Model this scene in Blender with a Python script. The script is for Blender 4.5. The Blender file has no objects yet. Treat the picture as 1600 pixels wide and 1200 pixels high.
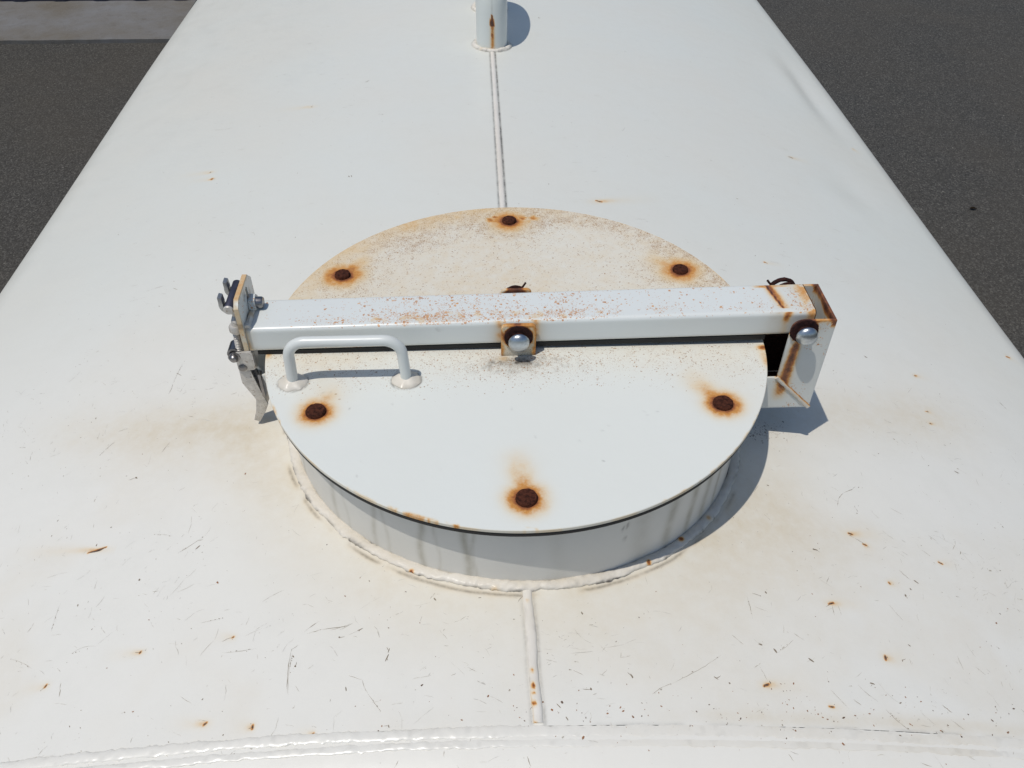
import bpy, bmesh, math, random
import numpy as np
from mathutils import Vector, Matrix, noise as mnoise

R = math.radians
S = bpy.context.scene
COL = S.collection
random.seed(7)
rng = np.random.default_rng(11)

# ------------------------------------------------------------------ camera
cam_data = bpy.data.cameras.new('camera')
cam = bpy.data.objects.new('camera', cam_data)
COL.objects.link(cam)
cam_data.sensor_fit = 'HORIZONTAL'
cam_data.sensor_width = 36.0
cam_data.lens = 36.0 * 1319.9 / 1600.0
cam_data.clip_start = 0.02
cam_data.clip_end = 500.0
PITCH, YAW, ROLL = 0.7371, -0.0482, 0.0084
fwd = Vector((0, math.cos(PITCH), -math.sin(PITCH)))
upv = Vector((0, math.sin(PITCH), math.cos(PITCH)))
rgt = Vector((1, 0, 0))
Z = Matrix.Rotation(YAW, 3, 'Z')
fwd, upv, rgt = Z @ fwd, Z @ upv, Z @ rgt
cr, sr = math.cos(ROLL), math.sin(ROLL)
r2 = rgt * cr + upv * sr
u2 = -rgt * sr + upv * cr
m = Matrix((r2, u2, -fwd)).transposed().to_4x4()
m.translation = Vector((-0.0363, -0.6701, 0.5406))
cam.matrix_world = m
S.camera = cam

# ------------------------------------------------------------------ light
TO_SUN = Vector((-0.285, -0.225, 1.0)).normalized()
sun_el = math.asin(TO_SUN.z)
sun_az = math.atan2(TO_SUN.x, TO_SUN.y)
world = bpy.data.worlds.new('World')
S.world = world
world.use_nodes = True
wn = world.node_tree
wn.nodes.clear()
wo = wn.nodes.new('ShaderNodeOutputWorld')
wb = wn.nodes.new('ShaderNodeBackground')
sky = wn.nodes.new('ShaderNodeTexSky')
sky.sky_type = 'NISHITA'
sky.sun_disc = False
sky.sun_elevation = sun_el
sky.sun_rotation = sun_az
sky.air_density = 1.0
sky.dust_density = 0.7
sky.ozone_density = 1.0
wb.inputs['Strength'].default_value = 0.085
wn.links.new(sky.outputs['Color'], wb.inputs['Color'])
wn.links.new(wb.outputs['Background'], wo.inputs['Surface'])
sd = bpy.data.lights.new('sun', 'SUN')
sd.energy = 2.6
sd.angle = R(0.53)
sd.color = (1.0, 0.955, 0.89)
sun = bpy.data.objects.new('sun', sd)
sun.rotation_euler = TO_SUN.to_track_quat('Z', 'Y').to_euler()
sun.location = (0, 0, 8)
COL.objects.link(sun)
S.view_settings.view_transform = 'Standard'
S.view_settings.look = 'None'
S.view_settings.exposure = 0.05
S.view_settings.gamma = 1.0
S.view_settings.use_curve_mapping = False

# ------------------------------------------------------------------ helpers
def sstep(a, b, x):
    t = np.clip((x - a) / (b - a), 0, 1)
    return t * t * (3 - 2 * t)

def thing(name, label, cat, loc=(0, 0, 0), group=None):
    o = bpy.data.objects.new(name, None)
    COL.objects.link(o)
    o.empty_display_size = 0.05
    o.location = loc
    o['label'] = label
    o['category'] = cat
    if group:
        o['group'] = group
    return o

def link(name, me, mat, parent=None, smooth=True):
    """Link a mesh given in world coordinates under its parent, keeping it where it is."""
    o = bpy.data.objects.new(name, me)
    COL.objects.link(o)
    if mat is not None:
        me.materials.append(mat)
    if smooth:
        me.polygons.foreach_set('use_smooth', [True] * len(me.polygons))
        me.set_sharp_from_angle(angle=R(38))
    if parent is not None:
        o.parent = parent
        acc = Vector((0, 0, 0))
        p = parent
        while p is not None:
            acc += p.location
            p = p.parent
        o.location = -acc
    return o

def grid_mesh(name, V, wrap_u=False, attrs=None, flip=False):
    """V: (nv, nu, 3) lattice -> quad mesh; attrs: {name: (nv, nu)}."""
    nv, nu = V.shape[:2]
    me = bpy.data.meshes.new(name)
    me.vertices.add(nv * nu)
    me.vertices.foreach_set('co', V.astype(np.float32).ravel())
    j = np.arange(nv - 1)[:, None]
    if wrap_u:
        i = np.arange(nu)[None, :]
        i2 = (i + 1) % nu
    else:
        i = np.arange(nu - 1)[None, :]
        i2 = i + 1
    a = j * nu + i
    b = j * nu + i2
    c = (j + 1) * nu + i2
    d = (j + 1) * nu + i
    q = np.stack([a, b, c, d], -1) if not flip else np.stack([a, d, c, b], -1)
    q = q.reshape(-1, 4)
    n = len(q)
    me.loops.add(n * 4)
    me.loops.foreach_set('vertex_index', q.astype(np.int32).ravel())
    me.polygons.add(n)
    me.polygons.foreach_set('loop_start', np.arange(0, n * 4, 4, dtype=np.int32))
    try:
        me.polygons.foreach_set('loop_total', np.full(n, 4, dtype=np.int32))
    except Exception:
        pass
    me.update(calc_edges=True)
    if attrs:
        for k, v in attrs.items():
            at = me.attributes.new(k, 'FLOAT', 'POINT')
            at.data.foreach_set('value', v.astype(np.float32).ravel())
    return me

def add_attr(me, fn):
    """fn(co Nx3) -> {name: N values}"""
    co = np.empty(len(me.vertices) * 3, np.float32)
    me.vertices.foreach_get('co', co)
    for k, v in fn(co.reshape(-1, 3)).items():
        at = me.attributes.new(k, 'FLOAT', 'POINT')
        at.data.foreach_set('value', np.asarray(v, np.float32).ravel())

def bm_mesh(name, bm):
    bmesh.ops.recalc_face_normals(bm, faces=bm.faces)
    me = bpy.data.meshes.new(name)
    bm.to_mesh(me)
    bm.free()
    return me

def prism(poly, axis, a, b, bevel=0.0, seg=2, bm=None):
    """Extrude a 2D polygon. axis 'X': poly is (y,z); 'Y': (x,z); 'Z': (x,y)."""
    own = bm is None
    bm = bm or bmesh.new()
    def P(u, v, w):
        return {'X': (w, u, v), 'Y': (u, w, v), 'Z': (u, v, w)}[axis]
    lo = [bm.verts.new(P(u, v, a)) for u, v in poly]
    hi = [bm.verts.new(P(u, v, b)) for u, v in poly]
    n = len(poly)
    fs = [bm.faces.new(lo), bm.faces.new(hi)]
    for i in range(n):
        fs.append(bm.faces.new((lo[i], lo[(i + 1) % n], hi[(i + 1) % n], hi[i])))
    if bevel > 0:
        bmesh.ops.recalc_face_normals(bm, faces=fs)
        es = list({e for f in fs for e in f.edges})
        bmesh.ops.bevel(bm, geom=es, offset=bevel, segments=seg, affect='EDGES', profile=0.6)
    return bm

def rrect(x0, y0, x1, y1, rs, n=5):
    """rounded rectangle; rs: radii for corners (x0y0, x1y0, x1y1, x0y1)"""
    out = []
    for (cx, cy, a0, r) in ((x0, y0, 180, rs[0]), (x1, y0, 270, rs[1]), (x1, y1, 0, rs[2]), (x0, y1, 90, rs[3])):
        if r <= 0:
            out.append((cx, cy))
            continue
        ox = cx + r if cx == x0 else cx - r
        oy = cy + r if cy == y0 else cy - r
        for i in range(n + 1):
            t = R(a0 + 90 * i / n)
            out.append((ox + r * math.cos(t), oy + r * math.sin(t)))
    return out

def resample(pts, step):
    pts = np.array(pts, float)
    d = np.r_[0, np.cumsum(np.linalg.norm(np.diff(pts, axis=0), axis=1))]
    n = max(2, int(d[-1] / step) + 1)
    s = np.linspace(0, d[-1], n)
    return np.stack([np.interp(s, d, pts[:, k]) for k in range(3)], 1)

def sweep(name, path, rad, nseg=16, ry=None, lump=0.0, lscale=60, caps=True, seed=0, upref=(0, 0, 1)):
    """round or flattened tube along path. rad across, ry along upref."""
    P = np.array(path, float)
    n = len(P)
    T = np.gradient(P, axis=0)
    T /= np.linalg.norm(T, axis=1)[:, None]
    upr = np.array(upref, float)
    Nn = np.cross(T, upr)
    bad = np.linalg.norm(Nn, axis=1) < 1e-3
    Nn[bad] = np.cross(T[bad], (0, 1, 0))
    Nn /= np.linalg.norm(Nn, axis=1)[:, None]
    for i in range(1, n):
        if Nn[i] @ Nn[i - 1] < 0:
            Nn[i] *= -1
    B = np.cross(Nn, T)
    rad = np.broadcast_to(np.asarray(rad, float), (n,))
    ry = rad if ry is None else np.broadcast_to(np.asarray(ry, float), (n,))
    th = np.linspace(0, 2 * np.pi, nseg, endpoint=False)
    V = P[:, None, :] + Nn[:, None, :] * (rad[:, None] * np.cos(th))[..., None] + B[:, None, :] * (ry[:, None] * np.sin(th))[..., None]
    if lump:
        for i in range(n):
            for j in range(nseg):
                v = Vector(V[i, j])
                k = mnoise.noise(v * lscale + Vector((seed, 0, 0))) + .5 * mnoise.noise(v * lscale * 2.3 + Vector((0, seed, 0)))
                V[i, j] += (V[i, j] - P[i]) * k * lump
    if caps:
        V = np.concatenate([np.repeat(P[:1], nseg, 0)[None], V, np.repeat(P[-1:], nseg, 0)[None]], 0)
    me = grid_mesh(name, V, wrap_u=True)
    if caps:
        bm = bmesh.new()
        bm.from_mesh(me)
        bmesh.ops.remove_doubles(bm, verts=bm.verts, dist=1e-6)
        bmesh.ops.recalc_face_normals(bm, faces=bm.faces)
        bm.to_mesh(me)
        bm.free()
    return me

def lathe(name, prof, origin, axis='Z', n=40, lump=0, lscale=200, seed=0):
    """prof: [(r, h)...] revolved round the axis through origin."""
    prof = np.array(prof, float)
    th = np.linspace(0, 2 * np.pi, n, endpoint=False)
    r = prof[:, 0][:, None]
    h = prof[:, 1][:, None] + 0 * th
    a, b = r * np.cos(th), r * np.sin(th)
    V = {'Z': np.stack([a, b, h], -1), 'Y': np.stack([a, h, b], -1), 'X': np.stack([h, a, b], -1)}[axis]
    if lump:
        for i in range(V.shape[0]):
            for j in range(n):
                v = Vector(V[i, j])
                k = mnoise.noise(v * lscale + Vector((seed, seed, 0)))
                V[i, j] *= 1 + lump * k
    V = V + np.array(origin, float)
    me = grid_mesh(name, V, wrap_u=True)
    bm = bmesh.new()
    bm.from_mesh(me)
    bmesh.ops.remove_doubles(bm, verts=bm.verts, dist=1e-7)
    bmesh.ops.recalc_face_normals(bm, faces=bm.faces)
    bm.to_mesh(me)
    bm.free()
    return me

# numpy value noise for stain fields
_G = rng.random((256, 256))
def vnoise(x, y, sc):
    x = x * sc + 1000.3
    y = y * sc + 1000.7
    xi = np.floor(x).astype(int)
    yi = np.floor(y).astype(int)
    fx = x - xi
    fy = y - yi
    fx = fx * fx * (3 - 2 * fx)
    fy = fy * fy * (3 - 2 * fy)
    g = lambda a, b: _G[a % 256, b % 256]
    return (g(xi, yi) * (1 - fx) + g(xi + 1, yi) * fx) * (1 - fy) + (g(xi, yi + 1) * (1 - fx) + g(xi + 1, yi + 1) * fx) * fy
def fbm(x, y, sc, o=4):
    s = 0
    a = .5
    for k in range(o):
        s = s + a * vnoise(x + k * 3.1, y - k * 1.7, sc * 2 ** k)
        a *= .5
    return s / (1 - .5 ** o)

# ------------------------------------------------------------------ materials
def new_mat(name):
    mt = bpy.data.materials.new(name)
    mt.use_nodes = True
    nt = mt.node_tree
    b = nt.nodes['Principled BSDF']
    return mt, nt, b

class NB:
    """tiny node builder"""
    def __init__(s, nt):
        s.nt = nt
    def n(s, t, **kw):
        x = s.nt.nodes.new(t)
        for k, v in kw.items():
            setattr(x, k, v)
        return x
    def put(s, sock, v):
        if hasattr(v, 'is_output'):
            s.nt.links.new(v, sock)
        elif v is not None:
            sock.default_value = v if not (isinstance(v, tuple) and len(v) == 3 and sock.type == 'RGBA') else v + (1,)
    def math(s, op, a, b=None, c=None, clamp=False):
        x = s.n('ShaderNodeMath', operation=op, use_clamp=clamp)
        s.put(x.inputs[0], a)
        if b is not None: s.put(x.inputs[1], b)
        if c is not None: s.put(x.inputs[2], c)
        return x.outputs[0]
    def mix(s, f, a, b, bt='MIX'):
        x = s.n('ShaderNodeMix', data_type='RGBA', blend_type=bt)
        s.put(x.inputs[0], f)
        s.put(x.inputs[6], a)
        s.put(x.inputs[7], b)
        return x.outputs[2]
    def coords(s, kind='Object', scale=(1, 1, 1)):
        x = s.n('ShaderNodeTexCoord')
        mp = s.n('ShaderNodeMapping')
        mp.inputs['Scale'].default_value = scale
        s.nt.links.new(x.outputs[kind], mp.inputs['Vector'])
        return mp.outputs[0]
    def noise(s, vec, scale, detail=4, rough=.5, dist=0):
        x = s.n('ShaderNodeTexNoise')
        s.put(x.inputs['Vector'], vec)
        x.inputs['Scale'].default_value = scale
        x.inputs['Detail'].default_value = detail
        x.inputs['Roughness'].default_value = rough
        x.inputs['Distortion'].default_value = dist
        return x.outputs['Fac']
    def attr(s, name):
        x = s.n('ShaderNodeAttribute', attribute_name=name)
        return x.outputs['Fac']
    def ramp(s, f, pts, interp='LINEAR'):
        x = s.n('ShaderNodeValToRGB')
        s.put(x.inputs[0], f)
        cr = x.color_ramp
        cr.interpolation = interp
        while len(cr.elements) < len(pts):
            cr.elements.new(.5)
        for e, (p, c) in zip(cr.elements, pts):
            e.position = p
            e.color = (c + (1,)) if isinstance(c, tuple) else (c, c, c, 1)
        return x.outputs[0]
    def rng(s, v, a, b, c=0., d=1.):
        x = s.n('ShaderNodeMapRange')
        x.clamp = True
        s.put(x.inputs[0], v)
        for i, k in enumerate((a, b, c, d)):
            x.inputs[i + 1].default_value = k
        return x.outputs[0]
    def bump(s, h, strength, dist, normal=None):
        x = s.n('ShaderNodeBump')
        x.inputs['Strength'].default_value = strength
        x.inputs['Distance'].default_value = dist
        s.put(x.inputs['Height'], h)
        if normal is not None: s.put(x.inputs['Normal'], normal)
        return x.outputs[0]

def paint(name, base, warm, rough=.32, coat=.35, speck_scale=420, tan_col=(.50, .43, .31), grime=1.0, speck_cols=((.30, .19, .11), (.13, .085, .055))):
    """old white enamel; fields rust, tan, speck, dark come from vertex attributes"""
    mt, nt, b = new_mat(name)
    k = NB(nt)
    c = k.coords()
    big = k.noise(c, 3.2, 3)
    mid = k.noise(c, 22, 5, .6)
    fine = k.noise(c, 260, 4, .65)
    col = k.mix(k.rng(big, .35, .68), base, warm)
    col = k.mix(k.attr('lit_front'), col, (.768, .748, .682))  # brighter, warmer light of the front end put into the paint colour
    col = k.mix(k.math('MULTIPLY', k.rng(mid, .45, .8), .22 * grime), col, tuple(x * .86 for x in warm))
    # tiny dust specks everywhere
    d = k.rng(k.noise(c, 900, 2, .5), .66, .78)
    d = k.math('MULTIPLY', d, k.rng(mid, .4, .62, .0, .22 * grime))
    col = k.mix(d, col, (.30, .27, .23))
    # tan weathering
    t = k.attr('tan')
    tf = k.math('MULTIPLY', t, k.rng(k.noise(c, 70, 6, .7), .25, .7, .45, 1.15), clamp=True)
    col = k.mix(tf, col, tan_col)
    # dense fine specks
    sp = k.attr('speck')
    nv = k.n('ShaderNodeTexNoise')
    k.put(nv.inputs['Vector'], c)
    nv.inputs['Scale'].default_value = 420
    vm = k.n('ShaderNodeVectorMath', operation='MULTIPLY_ADD')
    k.put(vm.inputs[0], nv.outputs['Color'])
    vm.inputs[1].default_value = (.0042, .0042, .0042)
    k.put(vm.inputs[2], c)
    clump = k.rng(k.noise(c, 85, 3, .6), .38, .66, .25, 1.5)
    dens = k.math('MULTIPLY', sp, clump)
    for (vs, mul, amt) in ((speck_scale, 1.0, .85), (speck_scale * 2.1, 1.35, .7)):
        v = k.n('ShaderNodeTexVoronoi')
        k.put(v.inputs['Vector'], vm.outputs[0])
        v.inputs['Scale'].default_value = vs
        sep = k.n('ShaderNodeSeparateColor')
        k.put(sep.inputs[0], v.outputs['Color'])
        vis = k.math('LESS_THAN', sep.outputs[0], k.math('MULTIPLY', dens, mul))
        edge = k.math('MULTIPLY', k.math('SUBTRACT', k.rng(sep.outputs[1], 0, 1, .26, .66), v.outputs['Distance']), 8, clamp=True)
        scol = k.mix(sep.outputs[2], speck_cols[0], speck_cols[1])
        col = k.mix(k.math('MULTIPLY', k.math('MULTIPLY', vis, edge), amt), col, scol)
    # rust bleeding
    r = k.attr('rust')
    rn = k.math('MULTIPLY', r, k.math('MULTIPLY', k.rng(k.noise(c, 110, 5, .65), .25, .75, .70, 1.24), k.rng(k.noise(c, 520, 4, .7), .3, .7, .9, 1.1)))
    rcol = k.ramp(rn, [(0., (.68, .58, .40)), (.22, (.67, .46, .21)), (.42, (.56, .26, .065)), (.6, (.30, .10, .028)), (.8, (.12, .042, .018)), (1., (.05, .020, .013))])
    rf = k.rng(rn, .0, .42)
    col = k.mix(rf, col, rcol)
    # scratches, chips, dirt
    dk = k.math('MULTIPLY', k.attr('dark'), k.rng(fine, .3, .6, .6, 1.1), clamp=True)
    col = k.mix(dk, col, (.085, .075, .062))
    nt.links.new(col, b.inputs['Base Color'])
    ro = k.math('ADD', k.rng(mid, .3, .7, rough - .05, rough + .10), k.math('MULTIPLY', k.math('ADD', rf, tf, clamp=True), .4), clamp=True)
    nt.links.new(ro, b.inputs['Roughness'])
    b.inputs['Coat Weight'].default_value = coat
    b.inputs['Coat Roughness'].default_value = .22
    h = k.math('ADD', k.math('MULTIPLY', k.noise(c, 38, 3), 1.0), k.math('MULTIPLY', fine, .10))
    h = k.math('SUBTRACT', h, k.math('MULTIPLY', rf, .12))
    nt.links.new(k.bump(h, .35, .0009), b.inputs['Normal'])
    return mt

M = {}
M['tank'] = paint('tank_paint', (.676, .684, .630), (.684, .674, .608), .40, .16, tan_col=(.61, .535, .40))
M['lid'] = paint('lid_paint', (.712, .732, .688), (.705, .717, .662), .48, .1, grime=.55, speck_scale=700, tan_col=(.65, .565, .425), speck_cols=((.42, .24, .11), (.24, .135, .065)))
M['bar'] = paint('bar_paint', (.690, .718, .695), (.675, .695, .66), .33, .3, speck_scale=370, grime=.4, speck_cols=((.64, .31, .09), (.42, .17, .05)))
M['end_weld'] = paint('end_weld_paint', (.70, .69, .64), (.71, .69, .63), .30, .4, tan_col=(.61, .535, .40), grime=.4)
M['collar'] = paint('collar_paint', (.68, .668, .625), (.64, .625, .57), .40, .2, tan_col=(.36, .33, .25), grime=.8)
M['weld'] = paint('weld_paint', (.74, .715, .66), (.70, .65, .57), .46, .15)
M['pipe'] = paint('pipe_paint', (.68, .715, .69), (.67, .70, .66), .34, .3, grime=.5)

def mat_rust(name, a, bb, sc=300, rough=.85):
    mt, nt, b = new_mat(name)
    k = NB(nt)
    c = k.coords()
    n1 = k.noise(c, sc, 5, .7)
    nt.links.new(k.mix(k.rng(n1, .35, .65), a, bb), b.inputs['Base Color'])
    b.inputs['Roughness'].default_value = rough
    b.inputs['Specular IOR Level'].default_value = .08
    nt.links.new(k.bump(n1, .9, .0014), b.inputs['Normal'])
    return mt
M['rust'] = mat_rust('rusted_steel', (.022, .009, .007), (.10, .034, .020))
M['rust_and_shade'] = mat_rust('dark_rust_and_shade', (.018, .011, .011), (.055, .022, .018))
M['rust_edge'] = mat_rust('flaking_rust', (.10, .04, .018), (.36, .17, .07), 220)

def mat_metal(name, colr, rough, metallic=1.0, bump=.15, spots=None):
    mt, nt, b = new_mat(name)
    k = NB(nt)
    c = k.coords()
    n1 = k.noise(c, 180, 4, .6)
    col = k.mix(k.rng(n1, .3, .7), colr, tuple(x * .72 for x in colr))
    if spots:
        col = k.mix(k.rng(k.noise(c, 420, 3, .6), .6, .66), col, spots)
    nt.links.new(col, b.inputs['Base Color'])
    b.inputs['Metallic'].default_value = metallic
    nt.links.new(k.rng(n1, .2, .8, rough - .07, rough + .1), b.inputs['Roughness'])
    nt.links.new(k.bump(n1, bump, .0005), b.inputs['Normal'])
    return mt
M['zinc'] = mat_metal('zinc_plated_steel', (.56, .60, .63), .33)
M['stainless'] = mat_metal('stainless_steel', (.66, .63, .58), .45, .35, spots=(.34, .28, .22))
M['stainless_dark'] = mat_metal('darkened_stainless_steel', (.30, .29, .29), .34)
M['hook_steel'] = mat_metal('hook_steel', (.44, .445, .44), .36, .8)
M['blue_steel'] = mat_metal('dark_blue_plated_pin', (.085, .085, .125), .45, .6)

mt, nt, b = new_mat('black_rubber')
b.inputs['Base Color'].default_value = (.012, .012, .012, 1)
b.inputs['Roughness'].default_value = .7
M['rubber'] = mt

def mat_asphalt():
    mt, nt, b = new_mat('asphalt')
    k = NB(nt)
    c = k.coords()
    def vor(sc, out='Distance'):
        v = k.n('ShaderNodeTexVoronoi')
        k.put(v.inputs['Vector'], c)
        v.inputs['Scale'].default_value = sc
        return v
    v1 = vor(110)
    v2 = vor(260)
    g1 = k.ramp(v1.outputs['Color'], [(0, (.024, .024, .022)), (.5, (.058, .057, .053)), (.8, (.106, .102, .093)), (.93, (.13, .125, .11)), (1, (.26, .25, .22))])
    g2 = k.ramp(v2.outputs['Color'], [(0, (.014, .014, .014)), (.7, (.058, .056, .051)), (1, (.17, .165, .145))])
    col = k.mix(k.rng(v1.outputs['Distance'], .30, .6), g1, g2)
    col = k.mix(k.rng(k.noise(c, 1.1, 4, .6), .35, .7), col, k.mix(.35, col, (.080, .068, .052)))
    sp = k.rng(k.noise(c, 34, 2, .4), .80, .83)
    col = k.mix(sp, col, (.25, .24, .22))
    nt.links.new(col, b.inputs['Base Color'])
    b.inputs['Roughness'].default_value = .9
    b.inputs['Specular IOR Level'].default_value = .3
    h = k.math('ADD', k.math('SUBTRACT', 1, v1.outputs['Distance']), k.math('MULTIPLY', k.noise(c, 500, 3), .5))
    nt.links.new(k.bump(h, .8, .003), b.inputs['Normal'])
    return mt
M['asphalt'] = mat_asphalt()
def mat_marks():
    mt, nt, b = new_mat('scratched_paint')
    k = NB(nt)
    c = k.coords()
    t = k.attr('tone')
    nn = k.noise(c, 900, 3, .6)
    col = k.ramp(t, [(0., (.56, .55, .51)), (.3, (.42, .385, .31)), (.55, (.21, .17, .115)), (.75, (.10, .052, .030)), (.9, (.055, .024, .016)), (1., (.30, .12, .04))])
    col = k.mix(k.rng(nn, .4, .65, 0, .35), col, (.42, .38, .32))
    nt.links.new(col, b.inputs['Base Color'])
    b.inputs['Roughness'].default_value = .8
    b.inputs['Specular IOR Level'].default_value = .2
    return mt
M['marks'] = mat_marks()

def mat_concrete():
    mt, nt, b = new_mat('worn_concrete')
    k = NB(nt)
    c = k.coords()
    n1 = k.noise(c, 2.4, 6, .65)
    n2 = k.noise(c, 14, 6, .7)
    col = k.mix(k.rng(n1, .35, .65), (.135, .122, .102), (.175, .178, .185))
    col = k.mix(k.rng(n2, .5, .75, 0, .6), col, (.10, .09, .075))
    col = k.mix(k.rng(k.noise(c, 160, 3), .58, .7, 0, .5), col, (.22, .21, .19))
    nt.links.new(col, b.inputs['Base Color'])
    b.inputs['Roughness'].default_value = .85
    nt.links.new(k.bump(k.math('ADD', n2, k.math('MULTIPLY', k.noise(c, 200, 3), .3)), .5, .006), b.inputs['Normal'])
    return mt
M['concrete'] = mat_concrete()
M['navy'] = mat_metal('navy_painted_cladding', (.016, .022, .045), .5, 0.0)
M['roof'] = mat_metal('grey_roof_sheet', (.12, .13, .14), .5, 0.0)
M['leaf'] = mat_rust('dried_leaf', (.025, .018, .012), (.05, .035, .02), 60)

# ------------------------------------------------------------------ ground
GZ = -1.30
def struct(name, me, mat, smooth=False):
    o = link(name, me, mat, None, smooth)
    o['kind'] = 'structure'
    return o

bm = bmesh.new()
bmesh.ops.create_grid(bm, x_segments=8, y_segments=8, size=120)
bmesh.ops.translate(bm, verts=bm.verts, vec=(0, 60, GZ))
struct('asphalt_ground', bm_mesh('asphalt_ground', bm), M['asphalt'])

# worn concrete strip along the foot of the navy building
edge = [(-9.0, 4.33)]
n = 150
for i in range(n + 1):
    x = -9.0 + i * (7.22 / n)
    edge.append((x, 4.37 + .004 * (x + 2) + .012 * mnoise.noise(Vector((x * 3, 1, 0))) + .006 * mnoise.noise(Vector((x * 14, 4, 0)))))
edge = edge[1:] + [(-1.80, 5.25), (-9.0, 5.2)]
bm = prism(edge, 'Z', GZ - .05, GZ + .022)
struct('concrete_strip', bm_mesh('concrete_strip', bm), M['concrete'])

bld = thing('low_building', 'dark navy clad building standing on the worn concrete strip', 'building', (-5.4, 7.2, GZ))
bm = prism([(-9.0, 5.04), (-1.79, 5.04), (-1.79, 9.5), (-9.0, 9.5)], 'Z', GZ, GZ + 2.6)
link('wall', bm_mesh('wall', bm), M['navy'], bld, False)
bm = bmesh.new()
x = -8.95
while x < -1.92:
    prism([(x, 5.042), (x + .03, 5.028), (x + .09, 5.028), (x + .12, 5.042)], 'Z', GZ + .022, GZ + 2.6, bm=bm)
    x += .25
o = link('cladding_ribs', bm_mesh('cladding_ribs', bm), M['navy'], bld, False)
o['kind'] = 'stuff'
bm = prism([(-9.3, GZ + 2.61), (-1.6, GZ + 2.61), (-1.6, GZ + 2.72), (-5.4, GZ + 3.3), (-9.3, GZ + 2.72)], 'Y', 4.85, 9.8)
link('roof', bm_mesh('roof', bm), M['roof'], bld, False)

# ------------------------------------------------------------------ tank
tank = thing('storage_tank', 'large white painted steel tank with rust flecks standing on the asphalt', 'tank', (0, .9, GZ))
Y0, Y1 = -.366, 2.25
def zs(x, y=0.0):
    return -.093 - .25 * x * x - .04 * x

def profile_side(sgn, slope, cval):
    """end of the crown (|x|) so that a line of given slope just grazes the rounded shoulder"""
    lo, hi = .4, .75
    for _ in range(50):
        xm = .5 * (lo + hi)
        th0 = math.atan(.5 * xm + sgn * .04)
        z0 = zs(sgn * xm)
        th = math.atan(slope)
        X = xm + RC * (math.sin(th) - math.sin(th0))
        Zz = z0 - RC * (math.cos(th0) - math.cos(th))
        if slope * X + Zz < cval:
            lo = xm if False else lo
            hi, lo = (hi, xm) if True else (hi, lo)
        else:
            hi = xm
    return xm, th0, z0
RC = .115
xr, thr, zr = profile_side(+1, 1.00, .505)
xl, thl, zl = profile_side(-1, 1.054, .580)

def shoulder(sgn, x0, th0, z0):
    pts = []
    for t in np.linspace(th0, math.pi / 2, 34)[1:]:
        pts.append((sgn * (x0 + RC * (math.sin(t) - math.sin(th0))), z0 - RC * (math.cos(th0) - math.cos(t)), t))
    xe, ze, _ = pts[-1]
    for z in np.linspace(ze, -.98, 9)[1:]:
        pts.append((xe, z, math.pi / 2))
    for t in np.linspace(0, math.pi / 2, 12)[1:]:
        pts.append((xe - sgn * RC * (1 - math.cos(t)), -.98 - RC * math.sin(t), math.pi / 2 + t))
    return pts
xs_mid = np.concatenate([np.arange(-xl, -.46, .006), np.arange(-.46, .50, .0009), np.arange(.50, xr, .004), [xr]])
right = shoulder(1, xr, thr, zr)
left = shoulder(-1, xl, thl, zl)
prof = [(p[0], p[1], -math.sin(p[2]), math.cos(p[2])) for p in left[::-1]]
for x in xs_mid:
    t = math.atan(.5 * x + .04)
    prof.append((x, zs(x), math.sin(t), math.cos(t)))
prof += [(p[0], p[1], math.sin(p[2]), math.cos(p[2])) for p in right]
prof = np.array(prof)
nmid0 = len(left)
ys = np.concatenate([np.arange(Y0, -.10, .0011), np.arange(-.10, .10, .0016), np.arange(.10, .50, .0028), np.arange(.50, 1.35, .006), np.linspace(1.36, Y1, 30)])
PX = prof[:, 0][None, :]
PZ = prof[:, 1][None, :]
YY = ys[:, None] + 0 * PX
bul = 1 + .014 * sstep(.3, 1.4, ys)[:, None]
XX = PX * bul
ZZ = PZ + 0 * YY
# gentle oil-canning and the shallow dents along the right shoulder
wav = (fbm(XX, YY, 2.2, 3) - .5) * .004 * sstep(.75, .5, np.abs(XX)) * sstep(-.36, -.2, YY)
def dent(cx, cy, rx, ry, dep):
    d = np.sqrt(((XX - cx) / rx) ** 2 + ((YY - cy) / ry) ** 2)
    return -dep * np.exp(-d * d)
wav = wav + dent(.64, .66, .045, .075, .0028) + dent(.60, .60, .05, .05, -.0012)
wav = wav + dent(.71, 1.13, .028, .16, .006) + dent(.67, 1.18, .05, .12, -.003) + dent(.31, -.05, .05, .018, .0008)
NX, NZ = prof[:, 2][None, :], prof[:, 3][None, :]
wav = np.where(PZ > -.45, wav, 0)
V = np.stack([XX + NX * wav, YY, ZZ + NZ * wav], -1)

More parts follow.
